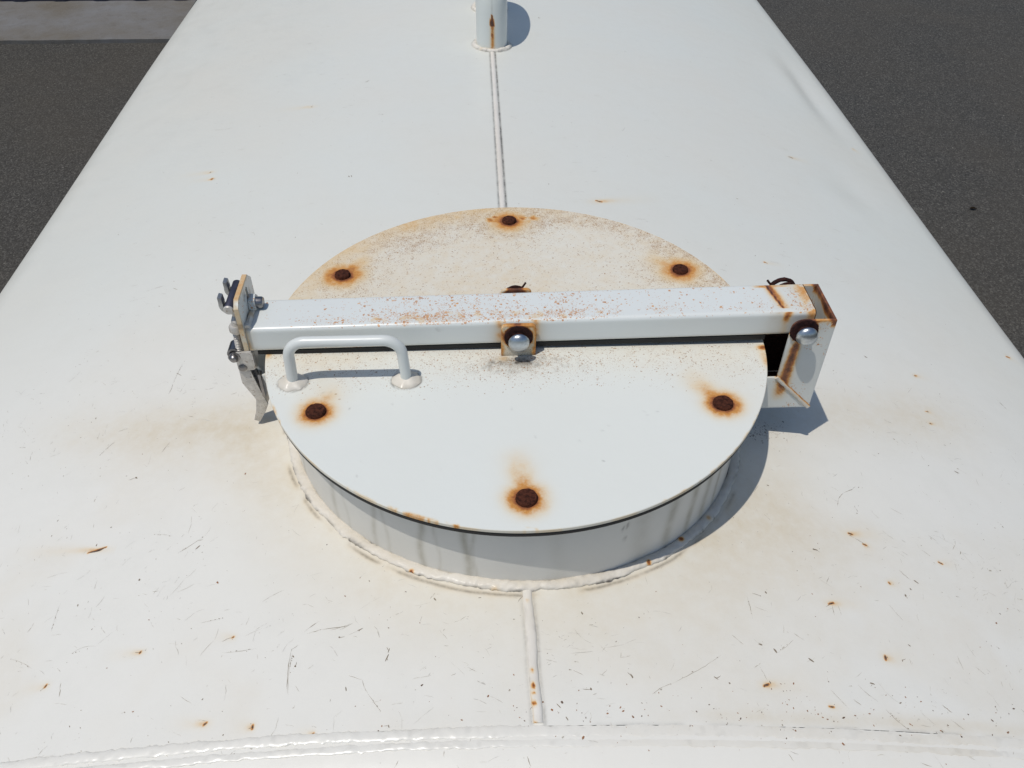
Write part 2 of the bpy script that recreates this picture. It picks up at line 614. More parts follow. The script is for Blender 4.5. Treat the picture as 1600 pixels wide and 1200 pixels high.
# marks on the crown, drawn into per-vertex fields
CHIPS = [(-0.4131,-0.1681,-0.3968,-0.164,0.00106,-0.46,-0.1586),(0.1404,0.442,0.1496,0.4379,0.00201,0.1998,0.4549),(-0.3519,-0.2084,-0.3515,-0.2057,0.00106,0,0),(-0.3295,-0.2834,-0.3289,-0.2817,0.00091,-0.3465,-0.2821),(-0.4037,-0.3053,-0.4029,-0.3031,0.0009,-0.4178,-0.3046),(-0.2591,-0.352,-0.257,-0.3501,0.001,-0.2769,-0.3494),(-0.2199,-0.3581,-0.2199,-0.355,0.001,-0.2312,-0.3562),(-0.1728,-0.3663,-0.1715,-0.3649,0.001,-0.1811,-0.3663),(-0.2519,-0.2763,-0.251,-0.2757,0.00075,-0.2622,-0.2741),(-0.3062,-0.1788,-0.3025,-0.1741,0.00061,0,0),(-0.231,-0.3766,-0.2293,-0.3777,0.00076,0,0),(-0.2886,-0.3735,-0.2863,-0.3727,0.0005,0,0),(0.3249,-0.1622,0.3286,-0.1633,0.00141,0.3551,-0.1592),(0.3362,-0.1742,0.3392,-0.1754,0.00106,0.3433,-0.1788),(0.3459,-0.218,0.3467,-0.2194,0.00106,0.3568,-0.2175),(0.2744,-0.2483,0.2794,-0.2466,0.00105,0.2982,-0.2464),(0.31,-0.2978,0.3091,-0.3015,0.00141,0.3269,-0.2996),(0.3257,-0.2997,0.3246,-0.3022,0.00061,0,0),(0.1899,-0.3317,0.1943,-0.3299,0.0012,0.2159,-0.3296),(0.1956,-0.327,0.1965,-0.3298,0.0006,0,0),(0.2413,-0.3475,0.245,-0.3479,0.00075,0.2533,-0.3481),(0.1936,-0.3684,0.1921,-0.3736,0.001,0.1922,-0.3767),(0.1959,-0.3641,0.1961,-0.3652,0.00075,0,0),(0.3339,-0.3635,0.3349,-0.365,0.001,0,0),(0.3416,-0.3581,0.3425,-0.3586,0.0009,0,0),(0.3503,-0.3668,0.3501,-0.3684,0.0009,0.3482,-0.3723),(0.2938,-0.3694,0.2958,-0.3698,0.00076,0,0),(0.279,-0.1865,0.2833,-0.1876,0.00106,0,0),(0.4135,-0.1858,0.4169,-0.1876,0.00088,0.4272,-0.1854),(0.3747,-0.2118,0.3784,-0.2158,0.00088,0,0),(0.3662,-0.2222,0.3666,-0.2243,0.00105,0,0),(0.3577,-0.2296,0.3578,-0.2324,0.00106,0,0),(0.216,-0.2388,0.2171,-0.2415,0.0009,0,0),(0.2098,-0.2439,0.2108,-0.2446,0.0006,0,0),(0.208,-0.2971,0.2098,-0.3007,0.0009,0,0),(0.1954,-0.2928,0.1986,-0.2939,0.0009,0,0),(0.2363,-0.3042,0.2404,-0.3076,0.0009,0,0),(0.2854,-0.3245,0.2891,-0.3254,0.00091,0,0),(0.3377,-0.2843,0.3394,-0.2861,0.0006,0,0),(0.1487,-0.3244,0.1524,-0.3271,0.0005,0,0),(0.1604,-0.3297,0.1614,-0.3303,0.0009,0,0),(-0.0026,-0.3497,-0.0015,-0.3487,0.00075,0,0),(-0.3277,0.7851,-0.3253,0.7844,0.00126,-0.3641,0.789),(-0.4689,0.591,-0.4648,0.5915,0.00117,-0.4995,0.5971),(-0.4602,0.5667,-0.4555,0.5649,0.00097,-0.4824,0.5712),(0.5325,0.7266,0.5421,0.7247,0.00138,0.5629,0.7293),(0.3731,0.3298,0.3774,0.3279,0.00078,0.3936,0.3297),(0.7224,0.8817,0.7272,0.8826,0.00198,0.7364,0.876),(0.731,0.2403,0.7365,0.2398,0.00162,0.7471,0.2402),(0.5218,0.1224,0.5244,0.1219,0.00114,0.5384,0.1237),(0.5083,0.0521,0.5107,0.0517,0.00104,0.5173,0.0523),(0.5018,0.0304,0.5042,0.03,0.00104,0.5152,0.0328),(0.4978,-0.0479,0.5027,-0.0497,0.00092,0,0),(-0.2328,0.5141,-0.2314,0.5098,0.00102,0,0),(-0.229,0.5154,-0.2274,0.5092,0.00075,0,0),(-0.1966,0.7239,-0.1943,0.7236,0.0009,0,0),(-0.2375,0.8665,-0.231,0.8738,0.0008,0,0),(-0.0724,-0.3728,-0.0719,-0.3718,0.001,-0.0723,-0.3757),(0.1046,1.2118,0.1069,1.2045,0.00107,0,0),(0.4588,0.1417,0.4618,0.14,0.00104,0,0),(0.2544,-0.1072,0.2568,-0.1087,0.00081,0,0),(0.4054,-0.0397,0.4066,-0.0404,0.00062,0,0),(-0.3941,-0.0756,-0.3918,-0.0786,0.00106,0,0),(0.0792,-0.3231,0.0808,-0.327,0.0009,0,0),(0.0451,-0.3353,0.0454,-0.3375,0.0009,0,0),(-0.1614,-0.2826,-0.1601,-0.2839,0.00091,0,0),(-0.1206,-0.2759,-0.1194,-0.2772,0.0006,0,0),(-0.1507,-0.3285,-0.1498,-0.3323,0.00063,0,0),(-0.1145,-0.3609,-0.1138,-0.364,0.0005,0,0),(-0.1462,-0.2781,-0.1411,-0.2754,0.00051,0,0),(-0.1205,-0.3078,-0.1184,-0.301,0.00063,0,0),(-0.119,-0.2998,-0.1177,-0.2958,0.0005,0,0),(-0.1978,-0.2973,-0.1965,-0.2991,0.00075,0,0),(-0.1943,-0.3067,-0.1936,-0.3079,0.00091,0,0),(0.0167,-0.3485,0.0195,-0.3517,0.0005,0,0),(0.0229,-0.359,0.0246,-0.3622,0.00051,0,0)]
SCRATCHES = [(0.0943,-0.3408,0.1124,-0.3312,0.00041),(0.1124,-0.3312,0.1597,-0.3049,0.00025),(0.2741,-0.3268,0.2865,-0.3409,0.0003),(0.2908,-0.3474,0.306,-0.3656,0.00036),(0.2474,-0.3328,0.2577,-0.3485,0.00036),(0.3452,-0.3401,0.3515,-0.347,0.00054),(0.347,-0.3529,0.3557,-0.3616,0.0003),(0.1976,-0.2446,0.1967,-0.2683,0.0003),(0.2085,-0.3013,0.2287,-0.2875,0.0003),(-0.1993,-0.2907,-0.1968,-0.331,0.00041),(-0.1961,-0.3321,-0.1981,-0.2949,0.0002),(-0.2577,-0.29,-0.2296,-0.2884,0.00025),(-0.2323,-0.243,-0.2154,-0.2326,0.00036),(-0.3231,-0.1818,-0.3012,-0.1639,0.00028),(-0.3012,-0.1639,-0.2973,-0.1537,0.00024),(-0.4185,-0.2513,-0.4203,-0.2225,0.00028),(-0.2832,-0.2591,-0.2633,-0.2561,0.0002),(-0.4462,-0.2739,-0.4223,-0.2861,0.00024),(-0.1498,-0.3181,-0.138,-0.3226,0.00036),(-0.138,-0.3226,-0.133,-0.3338,0.0003),(-0.133,-0.3338,-0.1211,-0.3503,0.0002),(-0.1779,-0.2749,-0.1538,-0.2728,0.00036),(-0.1696,-0.2761,-0.1523,-0.271,0.00025),(-0.1615,-0.2766,-0.1503,-0.2699,0.0003),(-0.4462,-0.0358,-0.4329,-0.0149,0.00036),(-0.3926,0.0488,-0.3919,0.066,0.00052),(-0.3919,0.066,-0.3878,0.107,0.00029),(-0.3747,-0.0449,-0.3694,-0.0309,0.00048),(0.3254,-0.1278,0.3296,-0.1179,0.00057),(0.3296,-0.1179,0.34,-0.1069,0.00057),(0.34,-0.1069,0.3569,-0.0965,0.00057),(0.643,0.116,0.6506,0.0991,0.00102),(0.2771,-0.2495,0.2759,-0.2602,0.00035),(0.2829,-0.249,0.2828,-0.2597,0.0003),(0.3254,-0.1645,0.3422,-0.1782,0.0004),(0.1905,-0.3133,0.1944,-0.3276,0.00021),(0.2307,-0.2812,0.2387,-0.2876,0.0004),(0.1734,-0.2851,0.1819,-0.2946,0.00039),(0.3635,-0.2014,0.3711,-0.2123,0.00036),(0.2793,-0.2266,0.2858,-0.2168,0.0003),(0.2236,-0.2733,0.2211,-0.2817,0.00036),(-0.0942,-0.2741,-0.0918,-0.2661,0.0002),(-0.0537,-0.3151,-0.046,-0.3198,0.00023),(0.0322,-0.3196,0.0406,-0.3242,0.0003),(-0.092,-0.3171,-0.087,-0.3133,0.0003),(-0.0088,-0.3884,-0.0063,-0.3957,0.00041),(-0.0063,-0.3957,-0.0093,-0.398,0.00032),(-0.1085,-0.3935,-0.1055,-0.3884,0.00032),(-0.0713,-0.3826,-0.0712,-0.3875,0.00038),(-0.1912,-0.2764,-0.179,-0.2662,0.00039),(-0.1883,-0.2778,-0.1779,-0.2749,0.00045),(-0.2484,-0.3193,-0.247,-0.333,0.00024),(-0.2335,-0.2821,-0.2327,-0.2713,0.00015),(-0.3867,-0.3635,-0.3816,-0.3565,0.0003),(-0.3529,-0.1555,-0.3328,-0.1605,0.00018),(-0.1452,-0.2776,-0.1529,-0.2814,0.00025),(0.1945,-0.3867,0.1979,-0.3926,0.0003),(0.3044,-0.3901,0.3132,-0.3927,0.0003),(-0.392,-0.2765,-0.371,-0.2719,0.00018),(-0.371,-0.2719,-0.3584,-0.2581,0.00015)]
F = {k: np.zeros(XX.shape, np.float32) for k in ('rust', 'tan', 'speck', 'dark')}
xcol = prof[:, 0]
def window(x0, x1, y0, y1):
    i0, i1 = np.searchsorted(xcol[nmid0:nmid0 + len(xs_mid)], [x0, x1]) + nmid0
    j0, j1 = np.searchsorted(ys, [y0, y1])
    return slice(max(j0 - 1, 0), j1 + 1), slice(max(i0 - 1, nmid0), i1 + 1)
def stroke(f, x0, y0, x1, y1, w, val, soft=.0006, taper=0.0):
    pad = w + soft * 1.5
    sj, si = window(min(x0, x1) - pad, max(x0, x1) + pad, min(y0, y1) - pad, max(y0, y1) + pad)
    X, Y = XX[sj, si], YY[sj, si]
    if X.size == 0: return
    dx, dy = x1 - x0, y1 - y0
    L2 = dx * dx + dy * dy + 1e-12
    t = np.clip(((X - x0) * dx + (Y - y0) * dy) / L2, 0, 1)
    d = np.hypot(X - x0 - t * dx, Y - y0 - t * dy)
    ww = w * (1 - taper * t)
    a = val * np.clip(1 - (d - ww) / soft, 0, 1)
    f[sj, si] = np.maximum(f[sj, si], a)
def streak(f, x0, y0, x1, y1, w, val):
    L = math.hypot(x1 - x0, y1 - y0)
    if L < 1e-4: return
    ux, uy = (x1 - x0) / L, (y1 - y0) / L
    sj, si = window(min(x0, x1) - 4 * w, max(x0, x1) + 4 * w, min(y0, y1) - 4 * w, max(y0, y1) + 4 * w)
    X, Y = XX[sj, si], YY[sj, si]
    t = ((X - x0) * ux + (Y - y0) * uy) / L
    s = np.abs(-(X - x0) * uy + (Y - y0) * ux)
    ww = w * (1 + 1.3 * np.clip(t, 0, 1))
    a = val * np.exp(-(s / ww) ** 2) * np.clip(1 - t, 0, 1) ** 1.6 * sstep(-.25, .02, t)
    f[sj, si] = np.maximum(f[sj, si], a)
def height(x, y):
    """top of the crown as built, waves and dents included"""
    if y < Y0:
        return zs(x) - (y - Y0) ** 2 / .28 + .00005
    bl = 1 + .014 * float(sstep(.3, 1.4, np.array(y)))
    i = int(np.clip(np.searchsorted(xmid, x / bl) - 1, 0, len(xmid) - 2))
    j = int(np.clip(np.searchsorted(ys, y) - 1, 0, len(ys) - 2))
    u = np.clip((x / bl - xmid[i]) / (xmid[i + 1] - xmid[i]), 0, 1)
    v = np.clip((y - ys[j]) / (ys[j + 1] - ys[j]), 0, 1)
    Zg = V[:, :, 2]
    i += nmid0
    return float((Zg[j, i] * (1 - u) + Zg[j, i + 1] * u) * (1 - v) + (Zg[j + 1, i] * (1 - u) + Zg[j + 1, i + 1] * u) * v)
xmid = xcol[nmid0:nmid0 + len(xs_mid)]
marks = dict(v=[], f=[], t=[])
def sliver(x0, y0, x1, y1, w, tone, n=None, jag=.35):
    """a scratch or chip: a thin ragged sliver lying on the paint"""
    L = math.hypot(x1 - x0, y1 - y0)
    if L < 1e-5: return
    if y0 < -.405 or y1 < -.405 or abs(x0) > .66 or abs(x1) > .66: return
    if min(math.hypot(x0, y0), math.hypot(x1, y1)) < .247: return
    n = n or max(2, min(14, int(L / .0035) + 2))
    ux, uy = (x1 - x0) / L, (y1 - y0) / L
    base = len(marks['v'])
    bend = rng.normal(0, .035) * L
    for k in range(n + 1):
        t = k / n
        ww = w * (1 - abs(2 * t - 1) ** 2.2) * rng.uniform(1 - jag, 1 + jag)
        ww = max(ww, w * .12)
        o = bend * 4 * t * (1 - t) + rng.normal(0, .00012)
        cx, cy = x0 + (x1 - x0) * t - uy * o, y0 + (y1 - y0) * t + ux * o
        for sg in (-1, 1):
            px_, py_ = cx - uy * ww * sg, cy + ux * ww * sg
            marks['v'].append((px_, py_, height(px_, py_) + .00012))
            marks['t'].append(tone)
    for k in range(n):
        q = base + 2 * k
        marks['f'].append((q, q + 2, q + 3, q + 1))
def flake(x, y, rx, ry, a, tone, n=9):
    if y - ry < -.405 or math.hypot(x, y) < .249 or abs(x) > .66: return
    base = len(marks['v'])
    ca, sa = math.cos(a), math.sin(a)
    for k in range(n):
        t = 2 * math.pi * k / n
        r_ = rng.uniform(.6, 1.25)
        dx, dy = rx * r_ * math.cos(t), ry * r_ * math.sin(t)
        px_, py_ = x + dx * ca - dy * sa, y + dx * sa + dy * ca
        marks['v'].append((px_, py_, height(px_, py_) + .00014))
        marks['t'].append(tone + rng.uniform(-.04, .04))
    marks['f'].append(tuple(range(base, base + n)))
for (x0, y0, x1, y1, w, sx, sy) in CHIPS:
    mx, my = (x0 + x1) / 2, (y0 + y1) / 2
    L = math.hypot(x1 - x0, y1 - y0)
    a = math.atan2(y1 - y0, x1 - x0)
    if L > .012:
        sliver(x0, y0, x1, y1, w * 1.1, .85, 10, .3)
    else:
        flake(mx, my, max(L * .55, w * .9), w * .8, a, .80 if sx or sy else .60)
        if rng.random() < .5:
            sliver(mx, my, mx + rng.normal(0, .004), my + rng.normal(0, .003), .0002, .6)
    if sx or sy:
        if rng.random() < .9:
            flake(mx + rng.normal(0, .002), my + rng.normal(0, .002), w * .4, w * .3, a, .9, 6)
        stroke(F['rust'], x0, y0, x1, y1, w * .25, .62, .0016)
        streak(F['rust'], mx, my, sx, sy, w * 2.0 + .0008, .36 if w > .0009 else .24)
        streak(F['rust'], mx, my, mx + (sx - mx) * 2.2, my + (sy - my) * 2.2, w * 3.4 + .001, .15)
for (x0, y0, x1, y1, w) in SCRATCHES:
    sliver(x0, y0, x1, y1, w * .42, .50, None, .8)
    L = math.hypot(x1 - x0, y1 - y0)
    if L > .02:
        for _ in range(5):
            t = rng.random()
            flake(x0 + (x1 - x0) * t, y0 + (y1 - y0) * t, rng.uniform(.0003, .0009), .0003, rng.uniform(0, 3), .55, 5)
# random wear: dense and crossing near the front, sparse and lateral behind
def density(x, y):
    return (1 if y < -.12 else .5 if y < .1 else .22 if y < .4 else .12)
cl = [(rng.uniform(-.6, .6), rng.uniform(-.36, 1.2), rng.uniform(.015, .07), rng.uniform(0, math.pi)) for _ in range(170)]
cnt = 0
while cnt < 6800:
    if rng.random() < .7:
        c = cl[rng.integers(len(cl))]
        x, y = rng.normal(c[0], c[2]), rng.normal(c[1], c[2])
        a = rng.normal(c[3], .45)
    else:
        x, y, a = rng.uniform(-.6, .6), rng.uniform(-.40, 1.2), rng.uniform(0, math.pi)
    cnt += 1
    if rng.random() > density(x, y): continue
    if y > .15: a = rng.normal(0, .35)
    L = rng.gamma(1.3, .0030)
    w = rng.gamma(2.0, .00005) + .00004
    tone = float(np.clip(rng.beta(1.2, 3.4) * .72, .06, .52))
    b2 = a + rng.normal(0, .3)
    x1, y1 = x + L * math.cos(a), y + L * math.sin(a)
    sliver(x, y, x1, y1, w, tone)
    if rng.random() < .35:
        sliver(x1, y1, x1 + .7 * L * math.cos(b2), y1 + .7 * L * math.sin(b2), w * .7, tone)
for _ in range(3400):      # pin-head specks
    if rng.random() < .6:
        c = cl[rng.integers(len(cl))]
        x, y = rng.normal(c[0], c[2]), rng.normal(c[1], c[2])
    else:
        x, y = rng.uniform(-.6, .62), rng.uniform(-.40, .9)
    if rng.random() > density(x, y) * .9 + .08: continue
    w = rng.gamma(2.0, .00013) + .00008
    flake(x, y, w * rng.uniform(1, 1.8), w * .7, rng.uniform(0, 3), rng.uniform(.25, .62), 6)
for _ in range(260):       # small rust flecks, most of them along the front weld and to its right
    if rng.random() < .7:
        x, y = rng.normal(.17, .13), rng.normal(-.356, .015)
    else:
        x, y = rng.uniform(-.4, .5), rng.uniform(-.366, .0)
    w = rng.gamma(2.0, .00018) + .00015
    flake(x, y, w * 1.4, w * .8, rng.uniform(0, 3), rng.choice([.80, .97, .99]), 6)

n1 = fbm(XX, YY, 9, 4)
n2 = fbm(XX + 5, YY, 28, 4)
rad = np.hypot(XX, YY)
ang = np.arctan2(YY, XX)
F['tan'] += .52 * sstep(.355, .243, rad) * sstep(.04, -.12, YY) * (.45 + .9 * n1)          # cream halo round the neck weld
bandL = np.exp(-((YY + .012 + .10 * (XX + .36)) / .045) ** 2) * sstep(-.60, -.36, XX) * sstep(-.235, -.29, XX)
bandR = np.exp(-((YY - .012 - .16 * (XX - .35)) / .045) ** 2) * sstep(.66, .40, XX) * sstep(.22, .30, XX)
F['tan'] += .62 * bandL * (.35 + 1.1 * n1) + .66 * bandR * (.5 + .8 * n1)
F['tan'] += .30 * np.exp(-(((XX - .27) / .07) ** 2 + ((YY + .14) / .09) ** 2)) * n1 * 1.6
F['tan'] += .16 * sstep(.02, -.3, YY) * sstep(.42, .66, n1)
F['dark'] = np.maximum(F['dark'], .20 * np.exp(-((YY + .3655) / .0016) ** 2) * sstep(-.02, .1, XX) * sstep(.35, .65, n2))
F['tan'] += .55 * np.exp(-((YY + .359) / .007) ** 2) * sstep(.05, .2, XX) * (.3 + n2)
F['tan'] += .10 * sstep(.35, .9, n1) * sstep(.5, .2, YY)
F['lit_front'] = sstep(.45, -.15, YY) * (.75 + .25 * n1)  # front painted lighter and warmer, standing in for reflected light
# dirt lines along both sides of the crown seam and round the neck and pipe welds
sm_n = .35 + .9 * fbm(YY * 1.0, XX * .0 + 3, 90, 3)
wob = (.0006 * np.sin(YY * 31) + .0004 * np.sin(YY * 83)) * sstep(.3, .0, YY)
back = sstep(.23, .26, YY)
for sgn, st in ((-1, .70), (1, 1.0)):  # right line stronger: the bead's shaded side painted in with the dirt
    dd = np.abs(XX - wob - sgn * .0052)
    F['dark'] = np.maximum(F['dark'], (st * back + st * .35 * (1 - back)) * sm_n * np.exp(-(dd / .0017) ** 2) * (YY < 1.0))
ring = np.abs(rad - .2478 - .0016 * (n2 - .5) * 2)
F['dark'] = np.maximum(F['dark'], .55 * sstep(.42, .7, n2) * np.exp(-(ring / .0016) ** 2))
F['rust'] = np.maximum(F['rust'], .13 * np.exp(-(ring / .004) ** 2) * sstep(.35, .6, n2) * sstep(.1, -.1, YY))
for cy in (1.035, 1.25):
    rp = np.abs(np.hypot(XX, YY - cy) - .040)
    F['dark'] = np.maximum(F['dark'], .35 * np.exp(-(rp / .002) ** 2) * n2)
# dirt behind the bracket foot
F['speck'] += .55 * np.exp(-(((XX - .262) / .025) ** 2 + ((YY + .028) / .012) ** 2))
for k in F:
    if k != 'lit_front':
        F[k][:, :nmid0] = 0
        F[k][:, nmid0 + len(xs_mid):] = 0
    F[k] = np.clip(F[k], 0, 1).astype(np.float32)
shell = link('shell', grid_mesh('shell', V, attrs=F, flip=False), M['tank'], tank, smooth=False)
shell.data.polygons.foreach_set('use_smooth', [True] * len(shell.data.polygons))

me = bpy.data.meshes.new('paint_scratches')
me.from_pydata(marks['v'], [], marks['f'])
at = me.attributes.new('tone', 'FLOAT', 'POINT')
at.data.foreach_set('value', np.array(marks['t'], np.float32))
o = link('paint_scratches', me, M['marks'], tank, False)
o['kind'] = 'stuff'

# dished ends: knuckle first, then a shallow dome closed to the middle
def end_cap(name, y0, sgn):
    sub = np.concatenate([prof[:nmid0], prof[nmid0:nmid0 + len(xs_mid):6], prof[nmid0 + len(xs_mid) - 1:]])
    b = 1.0 if sgn < 0 else 1.014
    rows = []
    rk = .14
    for ph in np.linspace(0, R(78), 26):
        off = rk * (1 - math.cos(ph))
        rows.append(np.stack([sub[:, 0] * b - sub[:, 2] * off, np.full(len(sub), y0 + sgn * rk * math.sin(ph)), sub[:, 1] - sub[:, 3] * off], -1))
    base = rows[-1]
    c = np.array([0, 0, -.58])
    for s in np.linspace(0, 1, 14)[1:]:
        r_ = base.copy()
        r_[:, 0] = base[:, 0] * (1 - s)
        r_[:, 2] = c[2] + (base[:, 2] - c[2]) * (1 - s)
        r_[:, 1] = base[:, 1] + sgn * .05 * (1 - (1 - s) ** 2)
        rows.append(r_)
    V = np.array(rows)
    fx = {k: np.zeros(V.shape[:2], np.float32) for k in ('rust', 'tan', 'speck', 'dark')}
    fx['lit_front'] = np.ones(V.shape[:2], np.float32) * (sgn < 0)
    fx['tan'] += .12 * fbm(V[..., 0], V[..., 2] + V[..., 1], 9)
    return link(name, grid_mesh(name, V, attrs=fx, flip=(sgn > 0)), M['tank'], tank, smooth=True)
end_cap('end_plate', Y0 - .0005, -1)
end_cap('end_plate', Y1, 1)

def weld_attrs(me, dark=.3, rust=.0, tan=.2, seed=0):
    def fn(co):
        a = fbm(co[:, 0] + seed, co[:, 1] + co[:, 2], 120, 3)
        b_ = fbm(co[:, 0] - seed, co[:, 1], 35, 3)
        return dict(dark=dark * sstep(.62, .8, a), rust=rust * sstep(.66, .8, b_), tan=tan * b_, speck=0 * a)
    add_attr(me, fn)

# crown seam, in two runs either side of the neck
def seam(yA, yB, seed):
    y = np.arange(yA, yB, .0022)
    x = (.0006 * np.sin(y * 31) + .0004 * np.sin(y * 83)) * sstep(.3, .0, y)
    p = np.stack([x, y, np.array([zs(a) for a in x]) + .0002], 1)
    wv = .0040 + .0006 * (fbm(y, 0 * y + seed, 60, 3) - .5) * 2
    hv = .0019 + .0007 * (fbm(y, 0 * y + seed + 9, 45, 3) - .5) * 2
    me = sweep('seam_weld', p, wv, 14, ry=hv, lump=.10, lscale=160, seed=seed)
    def fn(co):
        r = np.zeros(len(co)); dk = np.zeros(len(co))
        if seed == 1:
            for (yy, s, v) in ((-.3205, .0022, .5), (-.3335, .0028, 1.), (-.3395, .0018, .6), (-.3485, .0022, .85), (-.3655, .0022, .8), (-.255, .001, .7)):
                r = np.maximum(r, v * np.exp(-(((co[:, 1] - yy) / s) ** 2 + ((co[:, 0] + .0012) / .0016) ** 2)))
            r = np.maximum(r, .28 * sstep(-.325, -.35, co[:, 1]) * np.exp(-((co[:, 0] + .0035) / .0014) ** 2))
        dk = .20 * sstep(.55, .8, fbm(co[:, 1], co[:, 0], 150, 2)) * np.exp(-((np.abs(co[:, 0]) - .0036) / .001) ** 2)
        return dict(rust=r, dark=dk, tan=.25 * fbm(co[:, 1], co[:, 0], 40, 2) * (seed == 1) + .05, speck=0 * r)
    add_attr(me, fn)
    link('seam_weld', me, M['weld'], tank)
seam(Y0 + .002, -.238, 1)
seam(.225, 1.0, 2)

# low double bead where the dished end meets the shell
for k, (yo, w, h) in enumerate(((-.0040, .0048, .0011), (-.0130, .0036, .0008))):
    x = np.arange(-.62, .62, .0018)
    p = np.stack([x, Y0 + yo + .0012 * (fbm(x, 0 * x + k, 12, 2) - .5) * 2, np.array([zs(a) for a in x]) - .0001 - yo * yo * 3.4], 1)
    me = sweep('end_weld', p, w * .9 + .0022 * (fbm(x + k, 0 * x, 60, 3) - .5), 18, ry=np.maximum(h * (.25 + .75 * sstep(.06, -.12, x)) + .0014 * (fbm(x + 3, 0 * x, 120, 3) - .5) * sstep(.12, -.1, x) + .0003 * (fbm(x + 3, 0 * x, 70, 3) - .5), .0002), lump=.30, lscale=260, seed=k + 3)
    add_attr(me, lambda co: dict(lit_front=np.ones(len(co)), dark=.08 * sstep(.6, .8, fbm(co[:, 0], co[:, 1], 160, 2)), rust=0 * co[:, 0], tan=.35 * fbm(co[:, 0], co[:, 1], 30, 3) * (.4 + sstep(0, .2, co[:, 0])), speck=0 * co[:, 0]))
    link('end_weld', me, M['end_weld'], tank)

# neck of the manhole
RN = .235
th = np.linspace(0, 2 * np.pi, 720, endpoint=False)
hz = np.linspace(0, 1, 28)
NXg = RN * np.cos(th)[None, :] + 0 * hz[:, None]
NYg = RN * np.sin(th)[None, :] + 0 * hz[:, None]
zb = (zs(NXg) - .012)
NZg = zb + (-.0092 - zb) * hz[:, None]
V = np.stack([NXg, NYg, NZg], -1)
T2 = th[None, :] + 0 * hz[:, None]
col_f = np.zeros_like(T2)
for (d, w, v) in ((222, .9, .28), (226, .5, .16), (235, .7, .30), (238, .5, .2), (247, .8, .45), (250.5, .4, .2), (257, .9, .50), (258.6, .5, .3), (304, 1.5, .42), (311, 1.2, .5), (317, 1.4, .42), (323, 1.0, .5), (331, 1.2, .4), (205, 1., .3), (338, 1.5, .4), (296, 2.5, .2), (276, 2, .1)):
    wobble = R(.5) * np.sin(hz * 7 + d)[:, None]
    col_f = np.maximum(col_f, v * np.exp(-((T2 - R(d) - wobble) / R(w)) ** 2) * sstep(1.0, .75, hz)[:, None] ** .3 * 1.5)
col_f += .55 * sstep(.12, .0, hz)[:, None] * fbm(T2 * 20, T2 * 0, 1, 3)
dk = np.zeros_like(T2)
for (d, hh, v) in ((291.5, .72, .8), (290.5, .70, .6), (292.4, .86, .5), (293, .90, .5), (291.3, .55, .5), (306, .9, .3)):
    dk = np.maximum(dk, v * np.exp(-(((T2 - R(d)) / R(.35)) ** 2 + ((hz[:, None] - hh) / .03) ** 2)))
dk = np.maximum(dk, .3 * sstep(.93, 1.0, hz)[:, None])
me = grid_mesh('neck', V, wrap_u=True, attrs=dict(tan=np.clip(col_f, 0, 1), dark=dk, rust=0 * dk, speck=0 * dk))
link('neck', me, M['collar'], tank)
# neck rim seen from inside and dark inner wall
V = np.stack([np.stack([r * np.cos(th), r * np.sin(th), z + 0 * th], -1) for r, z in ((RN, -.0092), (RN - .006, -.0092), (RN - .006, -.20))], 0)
link('neck_lining', grid_mesh('neck_lining', V, wrap_u=True), M['rust_and_shade'], tank, False)

# lumpy weld ring round the neck
t = np.linspace(0, 2 * np.pi, 1000)
rr = .2393 + .0014 * (fbm(np.cos(t) * 3, np.sin(t) * 3, 3, 3) - .5) * 2
px, py = rr * np.cos(t), rr * np.sin(t)
p = np.stack([px, py, np.array([zs(a) for a in px]) + .0010], 1)
f1 = fbm(px, py, 45, 3) - .5
f2 = fbm(px + 7, py, 70, 3) - .5
me = sweep('neck_weld', p, .0054 + .0030 * f1, 22, ry=.0030 + .0024 * f2, lump=.24, lscale=210, caps=False, seed=5)
def fn(co):
    a = fbm(co[:, 0], co[:, 1], 150, 3)
    b_ = fbm(co[:, 0] + 3, co[:, 1] + co[:, 2] * 2, 60, 3)
    rd = np.hypot(co[:, 0], co[:, 1])
    dkk = .85 * sstep(.48, .72, a) * sstep(.2430, .2460, rd) + .5 * sstep(.60, .75, b_) * sstep(.240, .246, rd)
    rs = np.zeros(len(co))
    for (x, y, s, v) in ((.1475, -.187, .0028, .95), (.112, -.2145, .0022, .85), (-.103, -.222, .0020, .85), (-.068, -.238, .003, .3), (-.03, -.245, .004, .35), (.18, -.16, .003, .4)):
        rs = np.maximum(rs, v * np.exp(-((co[:, 0] - x) ** 2 + (co[:, 1] - y) ** 2) / s ** 2))
    return dict(dark=np.clip(dkk, 0, 1), rust=rs, tan=.18 + .4 * b_, speck=0 * a)
add_attr(me, fn)
link('neck_weld', me, M['weld'], tank)

